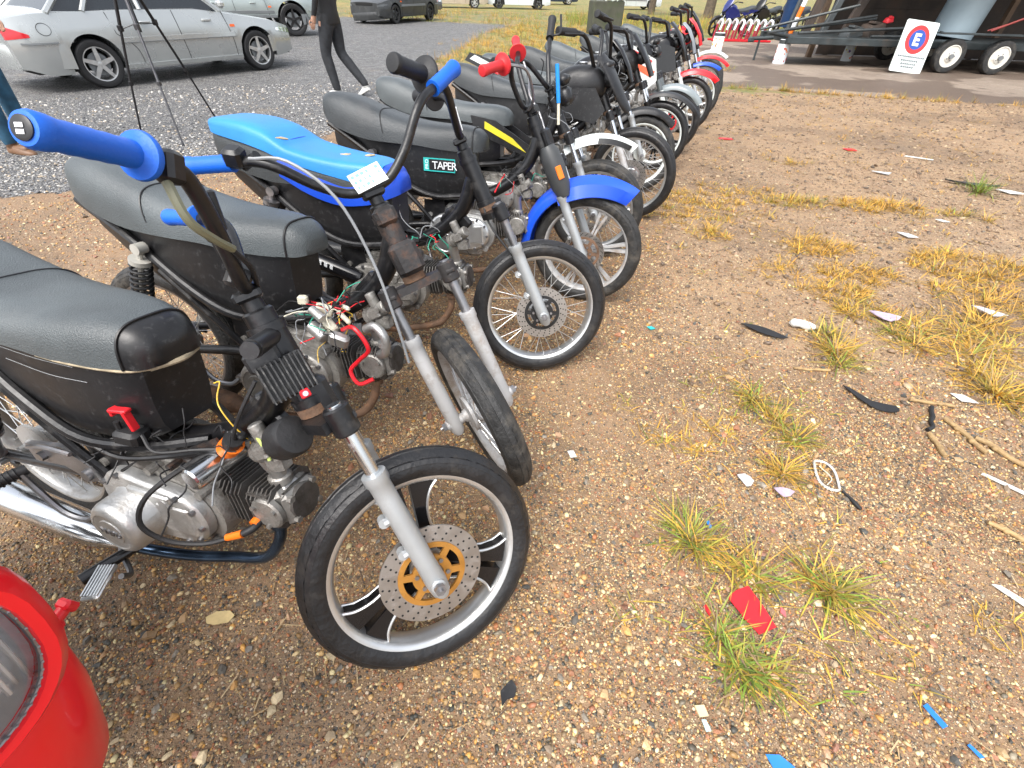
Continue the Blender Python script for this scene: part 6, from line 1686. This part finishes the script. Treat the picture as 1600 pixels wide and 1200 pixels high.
def stick(lab, p, q, r, bend=.01, m=None, n="dry_stick", rot=0):
    p, q = V(*p, r * 1.1 + .002), V(*q, r * .9 + .002); d = q - p; s_ = V(-d[1], d[0], 0)
    rg = random.Random(int(p[0] * 999)); pts = [p + d * t + s_ * rg.uniform(-bend, bend) * 4 for t in np.linspace(0, 1, 6)]
    b = B(); b.tube(pts, [r * rg.uniform(.8, 1.2) for _ in range(6)], 9, 3)
    if n == "dry_stick":
        for t in (.3, .68): c = p + d * t; b.ell(c, (r * 1.25, r * 1.25, r * 1.1))
    return tag(b.build(n, m or m_straw), lab, "stick", "dry sticks on the soil" if n == "dry_stick" else None)
m_straw = mat("dry_cane", (.33, .22, .10), .7, 0, .3, 40, .6, 70, dirt=(.14, .085, .045), damt=.25, dscale=30)
stick("thin dark straw stick lying below the crushed cup", (1.29, 1.625), (1.452, 1.622), .006)
stick("dry cane stick just left of the flat white card", (1.698, 1.442), (1.865, 1.398), .0075)
stick("short dry cane at the lower end of the black hose", (1.648, 1.238), (1.634, 1.124), .009)
stick("dry cane stick leaning upper left in the crossed pair at the right edge", (1.772, 1.325), (1.80, 1.146), .009)
stick("longest dry cane stick running off the right edge", (1.82, 1.225), (1.93, 1.04), .009)
stick("dry cane stick at the right edge below the long white strip", (1.575, .842), (1.70, .745), .008)
stick("short dark flexible hose piece above the short cane", (1.767, 1.386), (1.664, 1.252), .008, .02, m_rub, "hose_piece")
flat("white_card", "flat white card lying below the rounded grass clump", "card", [(1.905, 1.485), (1.955, 1.475), (1.985, 1.425), (1.92, 1.435)], m_paper, .003, .008)
flat("white_strip", "long narrow white plastic strip near the right edge", "plastic strip", [(1.708, 1.045), (1.722, 1.05), (1.835, .945), (1.818, .938)], m_paper, .004, .006)
flat("white_strip", "broad pale strip at the right edge, lower of the two", "plastic strip", [(1.43, .635), (1.452, .632), (1.53, .548), (1.50, .540)], m_paper, .004, .006)
flat("white_strip", "thin white strip far off on the bare soil", "plastic strip", [(4.12, 5.33), (4.15, 5.34), (4.36, 5.22), (4.34, 5.20)], m_paper, .006, .006)
flat("pale_scrap", "pale blue grey scrap on bare soil in the middle distance", "scrap", [(3.41, 4.71), (3.46, 4.72), (3.57, 4.66), (3.53, 4.63)], mat("pale_grey_scrap", (.45, .48, .5), .5), .006, .01, .01)
flat("white_scrap", "small white scrap right of the distant grass band", "scrap", [(3.23, 3.53), (3.27, 3.53), (3.31, 3.48), (3.26, 3.48)], m_paper, .004, .006)
flat("white_scrap", "white crumpled scrap within the broad straw grass clump", "scrap", [(2.50, 2.19), (2.56, 2.18), (2.62, 2.09), (2.55, 2.09)], m_clear, .004, .03, .02)
flat("white_scrap", "faint white film scrap above the broad grass clump", "scrap", [(2.75, 3.24), (2.82, 3.22), (2.85, 3.15), (2.78, 3.15)], m_clear, .004, .01, .01)
flat("lilac_film", "lilac plastic film caught at the left side of the broad grass clump", "plastic film", [(1.90, 2.12), (1.96, 2.12), (2.03, 2.05), (1.97, 2.03), (1.92, 2.07)], m_lilac, .004, .02, .02, 2)
flat("clear_film", "crumpled clear film piece on gravel above the foreground tufts", "plastic film", [(.805, 1.00), (.835, 1.01), (.855, .975), (.825, .955)], m_clear, .003, .01, .012, 2)
flat("clear_film", "pinkish clear film under the tuft beside the hoop", "plastic film", [(.91, .945), (.945, .955), (.975, .93), (.935, .915)], m_lilac, .003, .012, .012, 2)
flat("white_paper_bit", "white paper bit on gravel right of the cast wheel", "paper", [(.212, 1.09), (.235, 1.095), (.245, 1.065), (.222, 1.06)], m_paper, .002, .008, .004)
flat("red_tape_piece", "thin red tape piece far out on the bare soil", "tape", [(2.30, 5.87), (2.45, 5.86), (2.45, 5.80), (2.30, 5.81)], m_redplas, .004, .008)
flat("red_tape_piece", "small red scrap right of the red tape on the bare soil", "tape", [(3.58, 5.56), (3.70, 5.56), (3.70, 5.48), (3.60, 5.48)], m_redplas, .004, .008)
flat("teal_scrap", "teal plastic chip on the gravel right of the spoked wheel", "plastic chip", [(.675, 1.925), (.70, 1.93), (.715, 1.91), (.69, 1.90)], m_tealsc, .003, .008)
flat("blue_tape", "blue tape strip in the lower right foreground", "tape", [(1.022, .325), (1.036, .33), (1.055, .285), (1.040, .28)], m_bluesc, .002, .008, .003)
flat("blue_tape", "small blue tape fragment right of the blue tape strip, lower down", "tape", [(1.075, .25), (1.083, .253), (1.098, .228), (1.088, .226)], m_bluesc, .002, .008, .003)
flat("blue_tape", "blue plastic corner cut by the bottom edge", "tape", [(.598, .222), (.63, .222), (.655, .20), (.61, .185)], m_bluesc, .002, .008, .003)
flat("blue_tape", "light blue chip above the left grass tuft", "tape", [(.642, .815), (.652, .817), (.656, .79), (.646, .788)], m_bluesc, .002, .008, .003)
flat("dry_leaf", "pale yellow dry leaf left of the cast wheel on the gravel", "leaf", [(-.80, .475), (-.78, .492), (-.745, .495), (-.725, .482), (-.735, .465), (-.77, .458), (-.79, .46)], mat("dry_leaf_tan", (.55, .42, .20), .6, 0, .12, 60), .001, .006, .005)
flat("black_shard", "broken black plastic shard lying below the cast wheel", "shard", [(-.005, .325), (.012, .345), (.022, .352), (.035, .335), (.03, .315), (.012, .31), (.0, .295)], m_blackp, .003, .012, .006)
flat("yellow_chip", "cream yellow stone chip in the bottom foreground", "chip", [(.462, .31), (.485, .312), (.49, .29), (.468, .287)], mat("cream_chip", (.60, .50, .30), .5), .006, .008)
flat("white_chip", "pale cyan chip just below the cream chip", "chip", [(.472, .283), (.482, .283), (.488, .262), (.476, .26)], mat("cyan_chip", (.5, .72, .75), .4), .003, .008)
flat("dark_scrap", "dark flat plastic scrap beside the green weed far right", "scrap", [(3.95, 4.48), (4.1, 4.46), (4.35, 4.33), (4.2, 4.32)], m_blackp, .01, .01, .02)
flat("pale_sheet", "pale grey sheet scrap right of the green weed", "scrap", [(4.28, 4.28), (4.40, 4.25), (4.45, 4.16), (4.33, 4.18)], m_paper, .006, .01, .01)
# broken hoop with handle
hp_ = thing("broken_hoop", "broken white wire bound hoop with dark handle, like a small racket", "hoop", (1.145, 1.005, 0))
b = B(); pts = [V(.035 * math.cos(t) * (1 + .1 * math.sin(2 * t)) - .012, .068 * math.sin(t) + .012, .010 + .004 * math.sin(3 * t)) for t in np.linspace(0, 2 * PI, 33)]
b.tube(pts, .0042, 8); b.build("hoop_ring", mat("pale_hoop", (.5, .5, .49), .5, 0, .4, 90), hp_)
b = B()
for i in range(20): p = pts[i + 6] if i + 6 < 33 else pts[i - 26]; b.tube([p + V(-.004, -.003, -.003), p + V(0, 0, .006), p + V(.004, .003, -.003)], .0018, 6)
b.tube([V(-.02, .05, .012), V(0, .0, .010), V(-.03, -.03, .01)], .0018, 6, 4); b.build("binding", m_cream, hp_)
b = B(); b.tube([V(.012, -.052, .008), V(.022, -.075, .007), V(.028, -.10, .008), V(.036, -.125, .007)], [.004, .005, .0075, .006], 10, 3); b.build("handle", m_rub, hp_)
